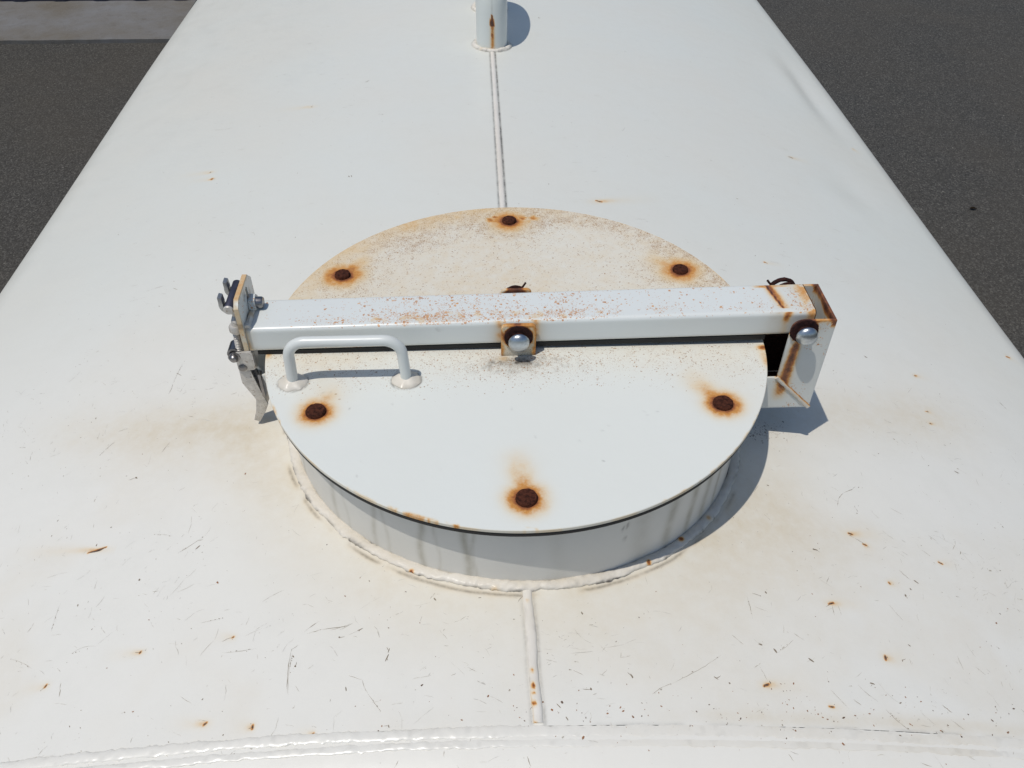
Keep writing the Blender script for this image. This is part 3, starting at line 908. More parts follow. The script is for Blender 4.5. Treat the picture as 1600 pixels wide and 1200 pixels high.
# arched pipe welded to the crown behind the manhole
PR = .0306
leg = .075
p = [(0, 1.035, zs(0) - .01), (0, 1.035, zs(0) + leg)]
Rg = (1.25 - 1.035) / 2
for a in np.linspace(0, math.pi, 30)[1:-1]:
    p.append((0, 1.035 + Rg * (1 - math.cos(a)), zs(0) + leg + Rg * math.sin(a)))
p += [(0, 1.25, zs(0) + leg), (0, 1.25, zs(0) - .01)]
P_ = resample(p, .0035)
me = sweep('arched_pipe', P_, PR, 64, upref=(1, 0, 0), caps=False)
def fn(co):
    zr_ = -.0384
    x, y, z = co[:, 0], co[:, 1], co[:, 2]
    front = y < 1.02
    core = front * np.exp(-((x / np.clip(.0045 * (1 - (z - zr_ - .0) / .02), .0006, .0045)) ** 4)) * (z > zr_ - .006) * (z < zr_ + .014)
    st = front * .50 * np.exp(-((x - .0008) / .0042) ** 2) * sstep(zr_ + .004, zr_ - .01, z) * sstep(-.115, -.075, z)
    seamd = front * .45 * np.exp(-((x - .0006) / .0010) ** 2) * (fbm(z, x, 90, 3)) * (z > -.06)
    spots = front * .6 * np.exp(-((x - .001) / .0012) ** 2) * (fbm(z + 2, x, 200, 2) > .66) * (z < zr_)
    return dict(rust=np.clip(np.maximum(core, st) + spots, 0, 1), dark=seamd, tan=.1 * front * np.exp(-(x / .012) ** 2), speck=0 * x)
add_attr(me, fn)
link('arched_pipe', me, M['pipe'], tank)
for k, cy in enumerate((1.035, 1.25)):
    t = np.linspace(0, 2 * np.pi, 120)
    px, py = (PR + .004) * np.cos(t), cy + (PR + .004) * np.sin(t)
    p = np.stack([px, py, np.array([zs(a) for a in px]) + .001], 1)
    me = sweep('pipe_weld', p, .0055 + .001 * (fbm(px, py, 90, 2) - .5), 12, ry=.0048 + .0012 * (fbm(px + 4, py, 120, 2) - .5), lump=.22, lscale=150, caps=False, seed=k)
    weld_attrs(me, .4, .2, .35, k)
    link('pipe_weld', me, M['weld'], tank)

# mitred channel bracket carrying the hinge of the bar (right)
BX0, BX1 = .2665, .3095
BYf, BYb = -.0370, .0235
TH = .003
def bracket_attr(me):
    def fn(co):
        x, y, z = co.T
        n_ = fbm(x * 1.0 + y, z, 70, 3)
        xc = .2755 - .10 * (.0 - z) * .35
        w = .0045 + .05 * np.clip(.01 - z, 0, .1) * .6
        stk = (y < BYf + .004) * .85 * np.exp(-((x - xc) / w) ** 2) * sstep(.02, .005, z) * sstep(-.078, -.05, z - .012 * n_)
        cor = (y < BYf + .004) * .5 * np.exp(-(((x - BX0) + (z + .035)) / .0022) ** 2) * (x > BX0 - .002) * (z < -.03)
        rim = .36 * sstep(.0345, .0380, z + .004 * (n_ - .5)) * (.5 + n_)
        web = (x > BX1 - .005) * .80 * sstep(.026, .037, z + .010 * (n_ - .5)) 
        halo = (y < BYf + .004) * .9 * np.exp(-np.clip(np.hypot(x - .279, z - .0275) - .0125, 0, 1) ** 2 / .0016 ** 2)
        sp = .25 * (n_ > .6)
        return dict(rust=np.clip(np.maximum.reduce([stk, cor, rim, web, halo]), 0, 1), tan=.15 + .5 * sstep(.02, .04, z) * n_, dark=0 * x, speck=sp)
    add_attr(me, fn)
def dense(me_bm, cut=.002):
    """subdivide long edges so the stain fields have points to live on"""
    for _ in range(7):
        es = [e for e in me_bm.edges if e.calc_length() > cut * 1.9]
        if not es: break
        bmesh.ops.subdivide_edges(me_bm, edges=es, cuts=1, use_grid_fill=True)
    return me_bm
def plate(name, poly, axis, a, b, mat, parent, attr=None, bevel=.0006, cut=.0022, n3=True):
    bm_ = prism(poly, axis, a, b, bevel, 2)
    bmesh.ops.triangulate(bm_, faces=[f for f in bm_.faces if len(f.verts) > 4])
    dense(bm_, cut)
    me_ = bm_mesh(name, bm_)
    if attr: attr(me_)
    return link(name, me_, mat, parent)
br = bpy.data.objects.new('hinge_bracket', None)
COL.objects.link(br)
br.parent = tank
br.location = Vector((.288, 0, -.03)) - tank.location
fr_poly = rrect(BX0, -.0350, BX1, .0385, (0, 0, .001, .012))
fr_poly = [(BX0, -.0350), (BX1, -.0780), (BX1, .0385)] + [(BX0 + .011 - .011 * math.sin(R(a)), .0385 - .011 + .011 * math.cos(R(a))) for a in range(0, 91, 15)]
plate('front_flange', fr_poly, 'Y', BYf, BYf + TH, M['bar'], br, bracket_attr)
plate('back_flange', fr_poly, 'Y', BYb - TH, BYb, M['bar'], br, bracket_attr)
plate('web', [(BYf + TH + .0001, -.0780), (BYb - TH - .0001, -.0780), (BYb - TH - .0001, .0385), (BYf + TH + .0001, .0385)], 'X', BX1 - TH, BX1, M['bar'], br, bracket_attr)
foot_poly = [(.2285, -.0352), (BX0 - .0004, -.0352), (BX1 - .0004, -.0784), (.2285, -.0784)]
plate('foot_front', foot_poly, 'Y', BYf + .0006, BYf + TH, M['bar'], br, bracket_attr)
plate('foot_back', foot_poly, 'Y', BYb - TH, BYb - .0006, M['bar'], br, bracket_attr)
plate('shade_liner', [(BX0 - .0015, -.0345), (.2300, -.0345), (.2300, -.0754), (BX1 - .0036, -.0754), (BX1 - .0036, .0080), (BX0 + .0005, .0080)], 'Y', BYb - TH - .0014, BYb - TH - .0001, M['rust_and_shade'], br, bevel=0)  # added dark plate standing in for deep shade inside the channel
plate('foot_base', [(.2285, -.0784), (BX1 - .0004, -.0784), (BX1 - .0034, -.0756), (.2285, -.0756)], 'Y', BYf + TH + .0001, BYb - TH - .0016, M['rust_and_shade'], br, bracket_attr)  # dark colour stands in for the shade in the bottom of the channel
p = resample([(BX0 - .0008, BYf - .0002, -.0345), (BX1 - .0005, BYf - .0002, -.0775)], .0015)
me = sweep('mitre_weld', p, .0024, 12, ry=.0011, lump=.22, lscale=260, upref=(0, -1, 0), seed=3)
def fn(co):
    s = (co[:, 0] - BX0) - (-.035 - co[:, 2])
    return dict(rust=.55 * sstep(.0006, .0028, s) * (.4 + fbm(co[:, 0], co[:, 2], 200, 2)), tan=0 * s + .3, dark=0 * s, speck=0 * s)
add_attr(me, fn)
link('mitre_weld', me, M['weld'], br)

# small bent bracket under the toggle latch (left)
def lb_attr(me):
    add_attr(me, lambda co: dict(rust=.3 * sstep(.003, .0065, co[:, 2]), tan=.25 + 0 * co[:, 0], dark=0 * co[:, 0], speck=0 * co[:, 0]))
lb = [(x_, z_ - .008) for x_, z_ in [(-.2635, .005), (-.2635, -.016), (-.2595, -.0235), (-.2520, -.0275), (-.2300, -.0275), (-.2300, -.0305), (-.2530, -.0305), (-.2620, -.0260), (-.2668, -.0165), (-.2668, .005)]]
plate('latch_bracket', lb, 'Y', -.0120, .0160, M['bar'], tank, lb_attr)
plate('latch_bracket_leg', [(-.2595, -.0310), (-.2300, -.0310), (-.2300, -.0750), (-.2490, -.0720), (-.2560, -.050)], 'Y', -.0190, -.0150, M['bar'], tank, lb_attr)

# supports
def support(y):
    bm = bmesh.new()
    prism([(-.70, -1.094), (.70, -1.094), (.60, GZ + .06), (-.60, GZ + .06)], 'Y', y - .05, y + .05, bm=bm)
    prism([(-.74, GZ + .059), (.74, GZ + .059), (.74, GZ), (-.74, GZ)], 'Y', y - .09, y + .09, bm=bm)
    me = bm_mesh('support', bm)
    add_attr(me, lambda co: dict(rust=0 * co[:, 0], tan=0 * co[:, 0] + .2, dark=0 * co[:, 0], speck=0 * co[:, 0]))
    link('support', me, M['tank'], tank, False)
support(.1)
support(1.8)

# ------------------------------------------------------------------ manhole cover
cover = thing('manhole_cover', 'round white steel manhole cover with six rusted bolt heads and a small handle', 'manhole cover', (0, 0, 0))
RB, ROT = .2171, -.007
BOLTS = []
for a in (90, 150, 30, 210, -30, -90):
    t = R(a) + ROT
    BOLTS.append((RB * math.cos(t), RB * math.sin(t), a))
ringr = np.concatenate([[0.0005], np.linspace(.004, .244, 120), np.linspace(.2455, .2494, 5)])
tha = np.linspace(0, 2 * np.pi, 640, endpoint=False)
X = ringr[:, None] * np.cos(tha)
Y = ringr[:, None] * np.sin(tha)
rim = [(.2500, -.0006), (.2500, -.0034), (.2494, -.0040), (.235, -.0040)]
Xr = np.array([r for r, _ in rim])[:, None] * np.cos(tha)
Yr = np.array([r for r, _ in rim])[:, None] * np.sin(tha)
Zr = np.array([z for _, z in rim])[:, None] + 0 * tha
XX2 = np.vstack([X, Xr]); YY2 = np.vstack([Y, Yr]); ZZ2 = np.vstack([0 * X, Zr])
rr2 = np.hypot(XX2, YY2)
na = fbm(XX2, YY2, 13, 4)
nb = fbm(XX2 + 3, YY2, 45, 4)
nc = fbm(XX2, YY2 + 9, 150, 3)
topm = (ZZ2 > -.0003)
fr = dict(rust=np.zeros_like(XX2), tan=np.zeros_like(XX2), speck=np.zeros_like(XX2), dark=np.zeros_like(XX2))
fr['tan'] += sstep(-.01, .04, YY2) * (.44 + .46 * na + .10 * nb)
fr['tan'] += sstep(.0, .03, YY2) * .25 * sstep(.20, .25, rr2)
fr['tan'] += sstep(.0, .03, YY2) * .26 * sstep(-.03, .01, XX2) * sstep(.06, .03, XX2) * sstep(.16, .05, YY2)
fr['tan'] += sstep(.0, .03, YY2) * .22 * np.exp(-((XX2 + .062) / .014) ** 2) * sstep(.14, .05, YY2)
fr['tan'] += sstep(-.085, -.025, YY2) * sstep(.02, -.02, YY2) * (.16 + .40 * na)
fr['tan'] += .30 * np.exp(-(((XX2 + .195) / .035) ** 2 + ((YY2 + .055) / .045) ** 2)) + .26 * np.exp(-(((XX2 - .19) / .055) ** 2 + ((YY2 + .045) / .045) ** 2)) * (.4 + na)
fr['tan'] += .20 * np.exp(-(((XX2 - .21) / .03) ** 2 + ((YY2 + .10) / .04) ** 2))
fr['speck'] += sstep(.0, .04, YY2) * (.03 + .07 * nb + .62 * sstep(.205, .245, rr2) * (.4 + nb) * sstep(.9, -.9, np.arctan2(YY2, XX2) - R(100)) * 1.0)
fr['rust'] = np.maximum(fr['rust'], .24 * sstep(.0, .05, YY2) * sstep(.20, .247, rr2) * sstep(.60, .2, np.abs(np.arctan2(YY2, XX2) - R(122)) / 2) * (.3 + nb))
fr['speck'] += .50 * sstep(.05, .1, YY2) * np.exp(-(((XX2 + .02) / .14) ** 2 + ((YY2 - .225) / .02) ** 2))
fr['speck'] += .75 * np.exp(-(((XX2 + .125) / .05) ** 2 + ((YY2 - .185) / .035) ** 2)) * (rr2 > .18)
fr['speck'] += sstep(-.10, -.03, YY2) * sstep(.02, -.01, YY2) * (.10 + .10 * nb)
fr['speck'] += .55 * np.exp(-(((XX2) / .045) ** 2 + ((YY2 + .045) / .014) ** 2))
for (bx, by, a) in BOLTS:
    d = np.hypot(XX2 - bx, YY2 - by)
    th_ = np.arctan2(YY2 - by, XX2 - bx)
    dirs = {-90: (98, .058, .56, .8), 210: (66, .042, .50, .75), -30: (120, .054, .55, .8), 90: (0, .0, .0, 1.2), 150: (58, .055, .66, 1.1), 30: (138, .052, .58, 1.0)}[a]
    nn = .65 + .7 * nb
    core = np.clip(1.0 - (d - .0088) / (.0095 * (1.0 if by < 0 else 1.35)), 0, 1.15)
    core = np.where(d < .0165 * (1 if by < 0 else 1.3), core, core)
    val = core ** 1.3 * .82 * (.8 + .35 * nb)
    # glow round the head
    val = np.maximum(val, .50 * np.exp(-np.clip(d - .009, 0, 1) ** 2 / (.0110 if by < 0 else .016) ** 2) * nn)
    if dirs[1] > 0:
        ux, uy = math.cos(R(dirs[0])), math.sin(R(dirs[0]))
        t_ = ((XX2 - bx) * ux + (YY2 - by) * uy) / dirs[1]
        s_ = np.abs(-(XX2 - bx) * uy + (YY2 - by) * ux)
        ww = .0100 + .003 * np.clip(t_, 0, 1)
        val = np.maximum(val, dirs[2] * np.exp(-(s_ / ww) ** 2) * np.clip(1.1 - t_, 0, 1) ** 1.1 * sstep(-.1, .2, t_) * nn)
        fr['tan'] += .5 * np.exp(-(s_ / (ww * 1.7)) ** 2) * np.clip(1.25 - t_, 0, 1) * sstep(-.3, .2, t_) * .6
    else:
        e = np.hypot((XX2 - bx) / 1.0, (YY2 - by - .0) / 1.0)
        wing = np.exp(-((np.abs(XX2 - bx) - .018) / .016) ** 2) * np.exp(-((YY2 - by - .006 * np.sign(np.abs(XX2 - bx))) / .009) ** 2)
        val = np.maximum(val, .62 * wing * np.clip(3.0 * (nc - .25), 0, 1.5))
        fr['speck'] += .85 * np.exp(-(((XX2 - bx) / .045) ** 2 + ((YY2 - by) / .02) ** 2))
    if by > 0:
        fr['tan'] += .45 * np.exp(-(d / .03) ** 2)
        fr['speck'] += .70 * np.exp(-(d / .036) ** 2) * nn
    fr['rust'] = np.maximum(fr['rust'], val)
# soot and rust below the centre pin
fr['dark'] += .50 * np.exp(-(((XX2 + .003) / .022) ** 2 + ((YY2 + .043) / .009) ** 2)) * (.5 + 1.2 * nc)
fr['dark'] += .45 * np.exp(-(((XX2 + .0) / .05) ** 2 + ((YY2 + .045) / .012) ** 2)) * sstep(.5, .7, nc)
fr['rust'] = np.maximum(fr['rust'], .30 * np.exp(-(((XX2 + .014) / .006) ** 2 + ((YY2 + .038) / .005) ** 2)))
# chipped rim: a run of rust left of centre front, one chip in the middle, the right corner by the bar
ta = np.degrees(np.arctan2(YY2, XX2)) % 360
for (a0, a1, v, dep) in ((243, 257, .42, .0022), (269.0, 270.6, .95, .0030), (230, 243, .22, .0010), (296, 330, .22, .0012), (0, 180, .25, .0016), (203, 212, .3, .0015)):
    inside = sstep(a0 - 1.2, a0 + .8, ta) * sstep(a1 + 1.2, a1 - .8, ta)
    fr['rust'] = np.maximum(fr['rust'], v * inside * sstep(.25 - dep * 1.6, .2502 - dep * .3, rr2 + .0022 * (nc - .5)) * sstep(.42, .62, nc))
fr['rust'] = np.maximum(fr['rust'], (ZZ2 < -.0003) * (.04 + .16 * sstep(.5, .65, nb)))
fr['tan'] += (ZZ2 < -.0003) * .5
fr['rust'] = np.maximum(fr['rust'], .80 * np.exp(-(((XX2 - .246) / .006) ** 2 + ((YY2 + .030) / .004) ** 2)))
fr['rust'] = np.maximum(fr['rust'], .33 * np.exp(-(((XX2 - .244) / .005) ** 2 + ((YY2 + .048) / .018) ** 2)))
fr['rust'] = np.maximum(fr['rust'], .40 * np.exp(-(((XX2 + .246) / .004) ** 2 + ((YY2 + .024) / .006) ** 2)))
# rings of dirt round the handle feet
HF = ((-.2157, -.0660), (-.1080, -.0662))
for hx, hy in HF:
    d = np.hypot((XX2 - hx) / 1.12, YY2 - hy)
    fr['dark'] = np.maximum(fr['dark'], .6 * np.exp(-((d - .0128 - .0015 * (nb - .5)) / .0010) ** 2) * (.35 + nc))
for _ in range(170):
    a_ = rng.uniform(0, 2 * np.pi); r_ = .24 * math.sqrt(rng.random())
    sx, sy = r_ * math.cos(a_), r_ * math.sin(a_)
    fr['dark'] = np.maximum(fr['dark'], rng.uniform(.15, .5) * np.exp(-((XX2 - sx) ** 2 + (YY2 - sy) ** 2) / .0009 ** 2)) if _ < 60 else fr['dark']
fr = {k: np.clip(v, 0, 1) for k, v in fr.items()}
Vc = np.stack([XX2, YY2, ZZ2], -1)
link('disc', grid_mesh('disc', Vc, wrap_u=True, attrs=fr), M['lid'], cover)
me = lathe('gasket', [(.228, -.0041), (.2490, -.0041), (.2495, -.0065), (.2490, -.0091), (.228, -.0091)], (0, 0, 0), 'Z', 300)
link('gasket', me, M['rubber'], cover)

# rusted bolt heads, slightly different each
for i, (bx, by, a) in enumerate(BOLTS):
    rb = .0092 if by < -.1 else .0085
    me = lathe('bolt_head', [(rb + .0002, -.0005), (rb, .0018), (rb - .0005, .0030), (rb - .0014, .0037), (rb * .80, .0034), (rb * .5, .0035), (rb * .25, .0041), (.0001, .0040)], (0, 0, 0), 'Z', 36, lump=.05, lscale=500, seed=i)
    me.transform(Matrix.Translation((bx, by, 0)))
    link('bolt_head', me, M['rust'], cover)

# handle
hz_, rc_ = .0495, .017
(h0x, h0y), (h1x, h1y) = HF
pp = [(h0x, h0y, -.001), (h0x + .0015, h0y, hz_ - rc_)]
for a in np.linspace(0, 90, 9)[1:]:
    pp.append((h0x + .0015 + rc_ - rc_ * math.cos(R(a)), h0y, hz_ - rc_ + rc_ * math.sin(R(a))))
q1 = [(h1x - .0015 - rc_ + rc_ * math.cos(R(a)), h1y, hz_ - rc_ + rc_ * math.sin(R(a))) for a in np.linspace(90, 0, 9)]
pp += q1 + [(h1x, h1y, -.001)]
me = sweep('handle', resample(pp, .0018), .0052, 20, upref=(0, 1, 0))
add_attr(me, lambda co: dict(rust=.0 * co[:, 0], dark=0 * co[:, 0], tan=.08 + 0 * co[:, 0], speck=0 * co[:, 0]))
hd = link('handle', me, M['bar'], cover)
for i, (hx, hy) in enumerate(HF):
    me = lathe('handle_weld', [(.0128, -.0006), (.0120, .0012), (.0098, .0030), (.0070, .0046), (.0048, .0058), (.0035, .0062)], (0, 0, 0), 'Z', 40, lump=.16, lscale=160, seed=i * 3)
    me.transform(Matrix.Translation((hx, hy, 0)) @ Matrix.Scale(1.12, 4, (1, 0, 0)))
    add_attr(me, lambda co: dict(rust=0 * co[:, 0], dark=.5 * sstep(.0014, .0002, co[:, 2]), tan=.25 + .3 * fbm(co[:, 0], co[:, 1], 120, 2), speck=0 * co[:, 0]))
    link('handle_weld', me, M['weld'], hd)

# lugs either side of the bar
def lug_attr(me):
    def fn(co):
        x, y, z = co.T
        d = np.hypot(x, z - .0235)
        n_ = fbm(x, z, 120, 3)
        r = np.maximum(.85 * np.exp(-np.clip(d - .013, 0, 1) ** 2 / .002 ** 2), .52 * sstep(.010, .018, np.abs(x) + .006 * (n_ - .5)) )
        r = np.maximum(r, .5 * sstep(.032, .037, z + .005 * (n_ - .5)))
        r = np.maximum(r, .16 * n_)
        return dict(rust=np.clip(r, 0, 1), tan=.85 + 0 * x, dark=.6 * sstep(.006, .0, z) * n_, speck=.3 + 0 * x)
    add_attr(me, fn)
lug = rrect(-.0165, 0.0002, .0175, .0372, (0, 0, .005, .005))
plate('lug', lug, 'Y', -.0338, -.0290, M['lid'], cover, lug_attr, cut=.0015)
plate('lug', rrect(-.0150, 0.0002, .0165, .0352, (0, 0, .005, .005)), 'Y', .0275, .0315, M['lid'], cover, lug_attr, cut=.0015)

def pin(name_root, parent, cx, cz, yf, yb):
    """domed pin along Y with its rusted washer and, behind, a split pin"""
    link('pin_washer', lathe('pin_washer', [(.0060, -.0001), (.0135, -.0001), (.0139, -.0008), (.0136, -.0022), (.0090, -.0026), (.0060, -.0026)], (cx, yf, cz), 'Y', 40, lump=.05, lscale=400), M['rust_and_shade'], parent)
    link('pin_shank', lathe('pin_shank', [(.0070, .0), (.0070, -.0068)], (cx, yf - .0022, cz), 'Y', 32), M['rust_and_shade'], parent)
    rd = .0103
    dome = [(.0062, .0002), (rd - .0006, .0), (rd, -.0008)] + [(rd * math.cos(R(a)), -.0012 - .0062 * math.sin(R(a))) for a in range(0, 90, 9)] + [(.0001, -.0074)]
    link('pin_head', lathe('pin_head', dome, (cx, yf - .0080, cz), 'Y', 44), M['zinc'], parent)
    link('pin_tail', lathe('pin_tail', [(.0001, .009), (.0050, .009), (.0058, .008), (.0058, -.002)], (cx, yb, cz), 'Y', 24), M['rust_and_shade'], parent)
    link('pin_washer', lathe('pin_washer', [(.0060, .0001), (.0128, .0001), (.0128, .0022), (.0060, .0022)], (cx, yb, cz), 'Y', 36, lump=.05, lscale=400), M['rust_and_shade'], parent)
pin('pin', cover, .0003, .0240, -.0339, .0316)
me = sweep('split_pin', resample([(.002, .0345, .026), (.008, .0350, .034), (.0108, .0352, .0385)], .001), .0011, 8)
link('split_pin', me, M['rust_and_shade'], cover)

# ------------------------------------------------------------------ clamp bar
bar = thing('clamp_bar', 'long white square tube bar clamped across the manhole cover, orange rust specks along its top', 'bar', (0, 0, .02))
BL, BRr = -.2620, .2925
sec = rrect(-.0255, 0, .0235, .0285, (.0045, .0045, .0045, .0045), 7)
# densify flat faces
sec_d = []
for i in range(len(sec)):
    a, b_ = np.array(sec[i]), np.array(sec[(i + 1) % len(sec)])
    k_ = max(1, int(np.linalg.norm(b_ - a) / .0016))
    for s in range(k_):
        sec_d.append(a + (b_ - a) * s / k_)
sec_d = np.array(sec_d)
bxs = np.arange(BL, BRr + .0001, .0016)
def bar_z(x):
    return .0083 + .0125 * x
Yb = sec_d[:, 0][None, :] + 0 * bxs[:, None]
Zl = sec_d[:, 1][None, :] + 0 * bxs[:, None]
Xb = bxs[:, None] + 0 * Yb
Zb = Zl + bar_z(Xb)
top = Zl > .0262
front = Yb < -.0235
nb1 = fbm(Xb, Yb, 32, 4)
nb2 = fbm(Xb + 4, Yb + Zl, 110, 3)
fb = dict(rust=np.zeros_like(Xb), tan=np.zeros_like(Xb), speck=np.zeros_like(Xb), dark=np.zeros_like(Xb))
dens = np.interp(Xb, [-.262, -.20, -.15, -.12, -.08, .03, .07, .11, .16, .30], [.02, .10, .36, .60, .66, .66, .52, .30, .16, .12])
rowf = .30 + 1.15 * np.exp(-((Yb + .0160) / .0065) ** 2)
fb['speck'] += top * np.clip(dens * rowf * (3.0 * nb1 - .45), .02, 1)
fb['tan'] += top * .28 * dens * rowf * sstep(.45, .6, nb1)
fb['rust'] = np.maximum(fb['rust'], top * .22 * sstep(.56, .70, nb2) * sstep(.30, .62, dens * rowf * (.6 + .8 * nb1)))
# cut line with bleeding rust near the hinge
xl_ = .2535 + .009 * ((.0235 - Yb) / .049) 
cutm = top * (Yb > -.0185)
fb['rust'] = np.maximum(fb['rust'], cutm * 1.0 * np.exp(-((Xb - xl_) / .0013) ** 2))
fb['rust'] = np.maximum(fb['rust'], cutm * .50 * np.exp(-((Xb - xl_ - .002) / .0055) ** 2) * (.4 + nb1))
fb['rust'] = np.maximum(fb['rust'], (Zl > .02) * (Yb > .016) * .40 * sstep(.235, .250, Xb) * sstep(.285, .27, Xb) * (.3 + nb1))
fb['tan'] += top * .35 * sstep(.248, .262, Xb) * nb1 + .3 * sstep(.268, .285, Xb)
fb['rust'] = np.maximum(fb['rust'], .40 * sstep(BRr - .016, BRr - .001, Xb + .012 * (nb2 - .5)) * sstep(.45, .62, nb2))
fb['speck'] += top * .6 * sstep(BRr - .026, BRr - .006, Xb)
# rust where lug and bracket rub on the front face
fb['rust'] = np.maximum(fb['rust'], front * .50 * np.exp(-((np.abs(Xb) - .0175) / .0042) ** 2) * (.1 + 1.1 * nb2) * sstep(.0, .004, Zl) )
fb['rust'] = np.maximum(fb['rust'], front * (.30 + .7 * sstep(.012, .024, Zl)) * np.exp(-((Xb - .2645) / .0045) ** 2) * (.0 + nb2 * 1.2))
fb['tan'] += front * .35 * np.exp(-((np.abs(Xb) - .020) / .008) ** 2) + front * .5 * np.exp(-((Xb - .256) / .012) ** 2)
fb['tan'] += front * .35 * sstep(.009, .001, Zl) * sstep(-.10, -.16, Xb) + .5 * sstep(-.250, -.262, Xb)
fb['speck'] += front * .40 * sstep(.010, .002, Zl) * np.exp(-((Xb + .165) / .03) ** 2)
fb['rust'] = np.maximum(fb['rust'], front * .33 * sstep(.0045, .0, Zl) * (.2 + nb1) * sstep(.22, .24, Xb))
fb['dark'] += front * .30 * np.exp(-(((Xb + .0815) / .006) ** 2 + ((Zl - .0205) / .0035) ** 2)) * sstep(.45, .55, nb2)
fb['rust'] = np.maximum(fb['rust'], .35 * sstep(-.256, -.262, Xb) * (.3 + nb2))
fb = {k: np.clip(v, 0, 1) for k, v in fb.items()}
me = grid_mesh('tube', np.stack([Xb, Yb, Zb], -1), wrap_u=True, attrs=fb)
link('tube', me, M['bar'], bar)
bm = bmesh.new()
prism([(-.2560, bar_z(-.2560) - .0048), (.2480, bar_z(.2480) - .0062), (.2480, bar_z(.2480) - .0004), (-.2560, bar_z(-.2560) - .0004)], 'Y', -.0235, .0215, bm=bm)
link('gap_shade_strip', bm_mesh('gap_shade_strip', bm), M['rubber'], bar, False)  # added black strip that deepens the shade in the gap under the bar
# dark inside of the open right end
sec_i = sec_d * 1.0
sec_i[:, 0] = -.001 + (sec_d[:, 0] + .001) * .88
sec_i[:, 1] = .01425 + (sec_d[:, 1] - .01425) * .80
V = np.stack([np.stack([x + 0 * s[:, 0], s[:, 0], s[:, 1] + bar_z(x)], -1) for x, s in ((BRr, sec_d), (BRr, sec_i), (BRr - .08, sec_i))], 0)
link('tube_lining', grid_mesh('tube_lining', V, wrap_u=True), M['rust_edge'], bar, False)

# upright slotted plate on the left end
def ep_attr(me):
    def fn(co):
        x, y, z = co.T
        edge_ = (x < -.2632) | (y < -.0285) | (z > .0640)
        n_ = fbm(y, z, 90, 3)
        r = np.where((x < -.2632) | (z > .0655) | (y < -.0285), .02 + .38 * n_, 0)
        r = np.maximum(r, .5 * np.exp(-((y + .031) / .002) ** 2) * sstep(.035, .005, z))
        r = np.maximum(r, .33 * np.exp(-((z - .0665) / .002) ** 2))
        return dict(rust=r, tan=np.where(edge_, .9, .12), dark=.5 * (n_ > .68), speck=.1 + 0 * x)
    add_attr(me, fn)
# plate outline in (y, z) with the slot cut as a notch polygon
outer = [(-.0290, .0100), (.0300, .0070), (.0300, .0560), (.0190, .0665), (-.0215, .0665), (-.0290, .0600)]
bm = bmesh.new()
slot = [(.0075 + .0035 * math.cos(R(a)), (.0560 if a < 180 else .0340) + .0035 * math.sin(R(a))) for a in range(0, 360, 30)]
def slotted(xx):
    vo = [bm.verts.new((xx, y, z)) for y, z in outer]
    vi = [bm.verts.new((xx, y, z)) for y, z in slot]
    eo = [bm.edges.new((vo[i], vo[(i + 1) % len(vo)])) for i in range(len(vo))]
    ei = [bm.edges.new((vi[i], vi[(i + 1) % len(vi)])) for i in range(len(vi))]
    bmesh.ops.triangle_fill(bm, edges=eo + ei, use_beauty=True)
    return vo, vi
o1, i1 = slotted(-.2665)
o2, i2 = slotted(-.2622)
for a_, b_ in ((o1, o2), (i1, i2)):
    for i in range(len(a_)):
        bm.faces.new((a_[i], a_[(i + 1) % len(a_)], b_[(i + 1) % len(a_)], b_[i]))
bmesh.ops.recalc_face_normals(bm, faces=bm.faces)
dense(bm, .003)
me = bm_mesh('end_plate', bm)
ep_attr(me)
link('slotted_plate', me, M['bar'], bar)
# bolt passing the slot, its painted nut lying against the plate
link('plate_bolt', lathe('plate_bolt', [(.0001, .0130), (.0050, .0130), (.0058, .0115), (.0058, -.004), (.0001, -.004)], (-.2620, .0085, .0405), 'X', 26), M['stainless_dark'], bar)
bm = prism([(.0085 + .0092 * math.cos(R(a)), .0405 + .0092 * math.sin(R(a))) for a in range(15, 375, 60)], 'X', -.2618, -.2555, .0006)
me = bm_mesh('nut', bm)
add_attr(me, lambda co: dict(rust=0 * co[:, 0], tan=0 * co[:, 0], speck=0 * co[:, 0] + .2, dark=0 * co[:, 0] + .1))
link('nut', me, M['bar'], bar)
# weld along the foot of the plate on top of the tube
p = np.stack([np.full(30, -.2600), np.linspace(-.023, .022, 30), np.full(30, bar_z(-.26) + .0290)], 1)
me = sweep('plate_weld', p, .0030, 10, lump=.35, lscale=240, seed=8)
weld_attrs(me, .3, .3, .2, 8)
link('plate_weld', me, M['weld'], bar)

# hinge pin of the bar in the bracket
pin('hinge_pin', bar, .2790, .0270, BYf - .0001, BYb + .0001)
t = np.linspace(R(-20), R(200), 30)
me = sweep('split_pin', np.stack([.2755 + .0125 * np.cos(t), .030 + 0 * t, .0275 + .0125 * np.sin(t)], 1), .0022, 10, lump=.2, lscale=400)
link('split_pin', me, M['rust_and_shade'], bar)
me = sweep('split_pin', np.array([(.2655, .0300, .0335), (.2620, .0305, .0350), (.2590, .0310, .0385)]), .0012, 8)
link('split_pin', me, M['rust_and_shade'], bar)

# ------------------------------------------------------------------ toggle latch
lt = thing('toggle_latch', 'stainless steel toggle latch hooked over the left end of the clamp bar', 'latch', (-.272, -.012, 0))
CY = -.0120
# cross pin gripped by the hook
link('cross_pin', lathe('cross_pin', [(.0001, -.0215), (.0040, -.0215), (.0047, -.0205), (.0047, .0205), (.0040, .0215), (.0001, .0215)], (-.2716, -.0055, .0585), 'Y', 26), M['blue_steel'], lt)
link('pin_end', lathe('pin_end', [(.0001, -.0016), (.0042, -.0016), (.0049, -.0006), (.0049, .0)], (-.2716, -.0271, .0585), 'Y', 26), M['stainless'], lt)
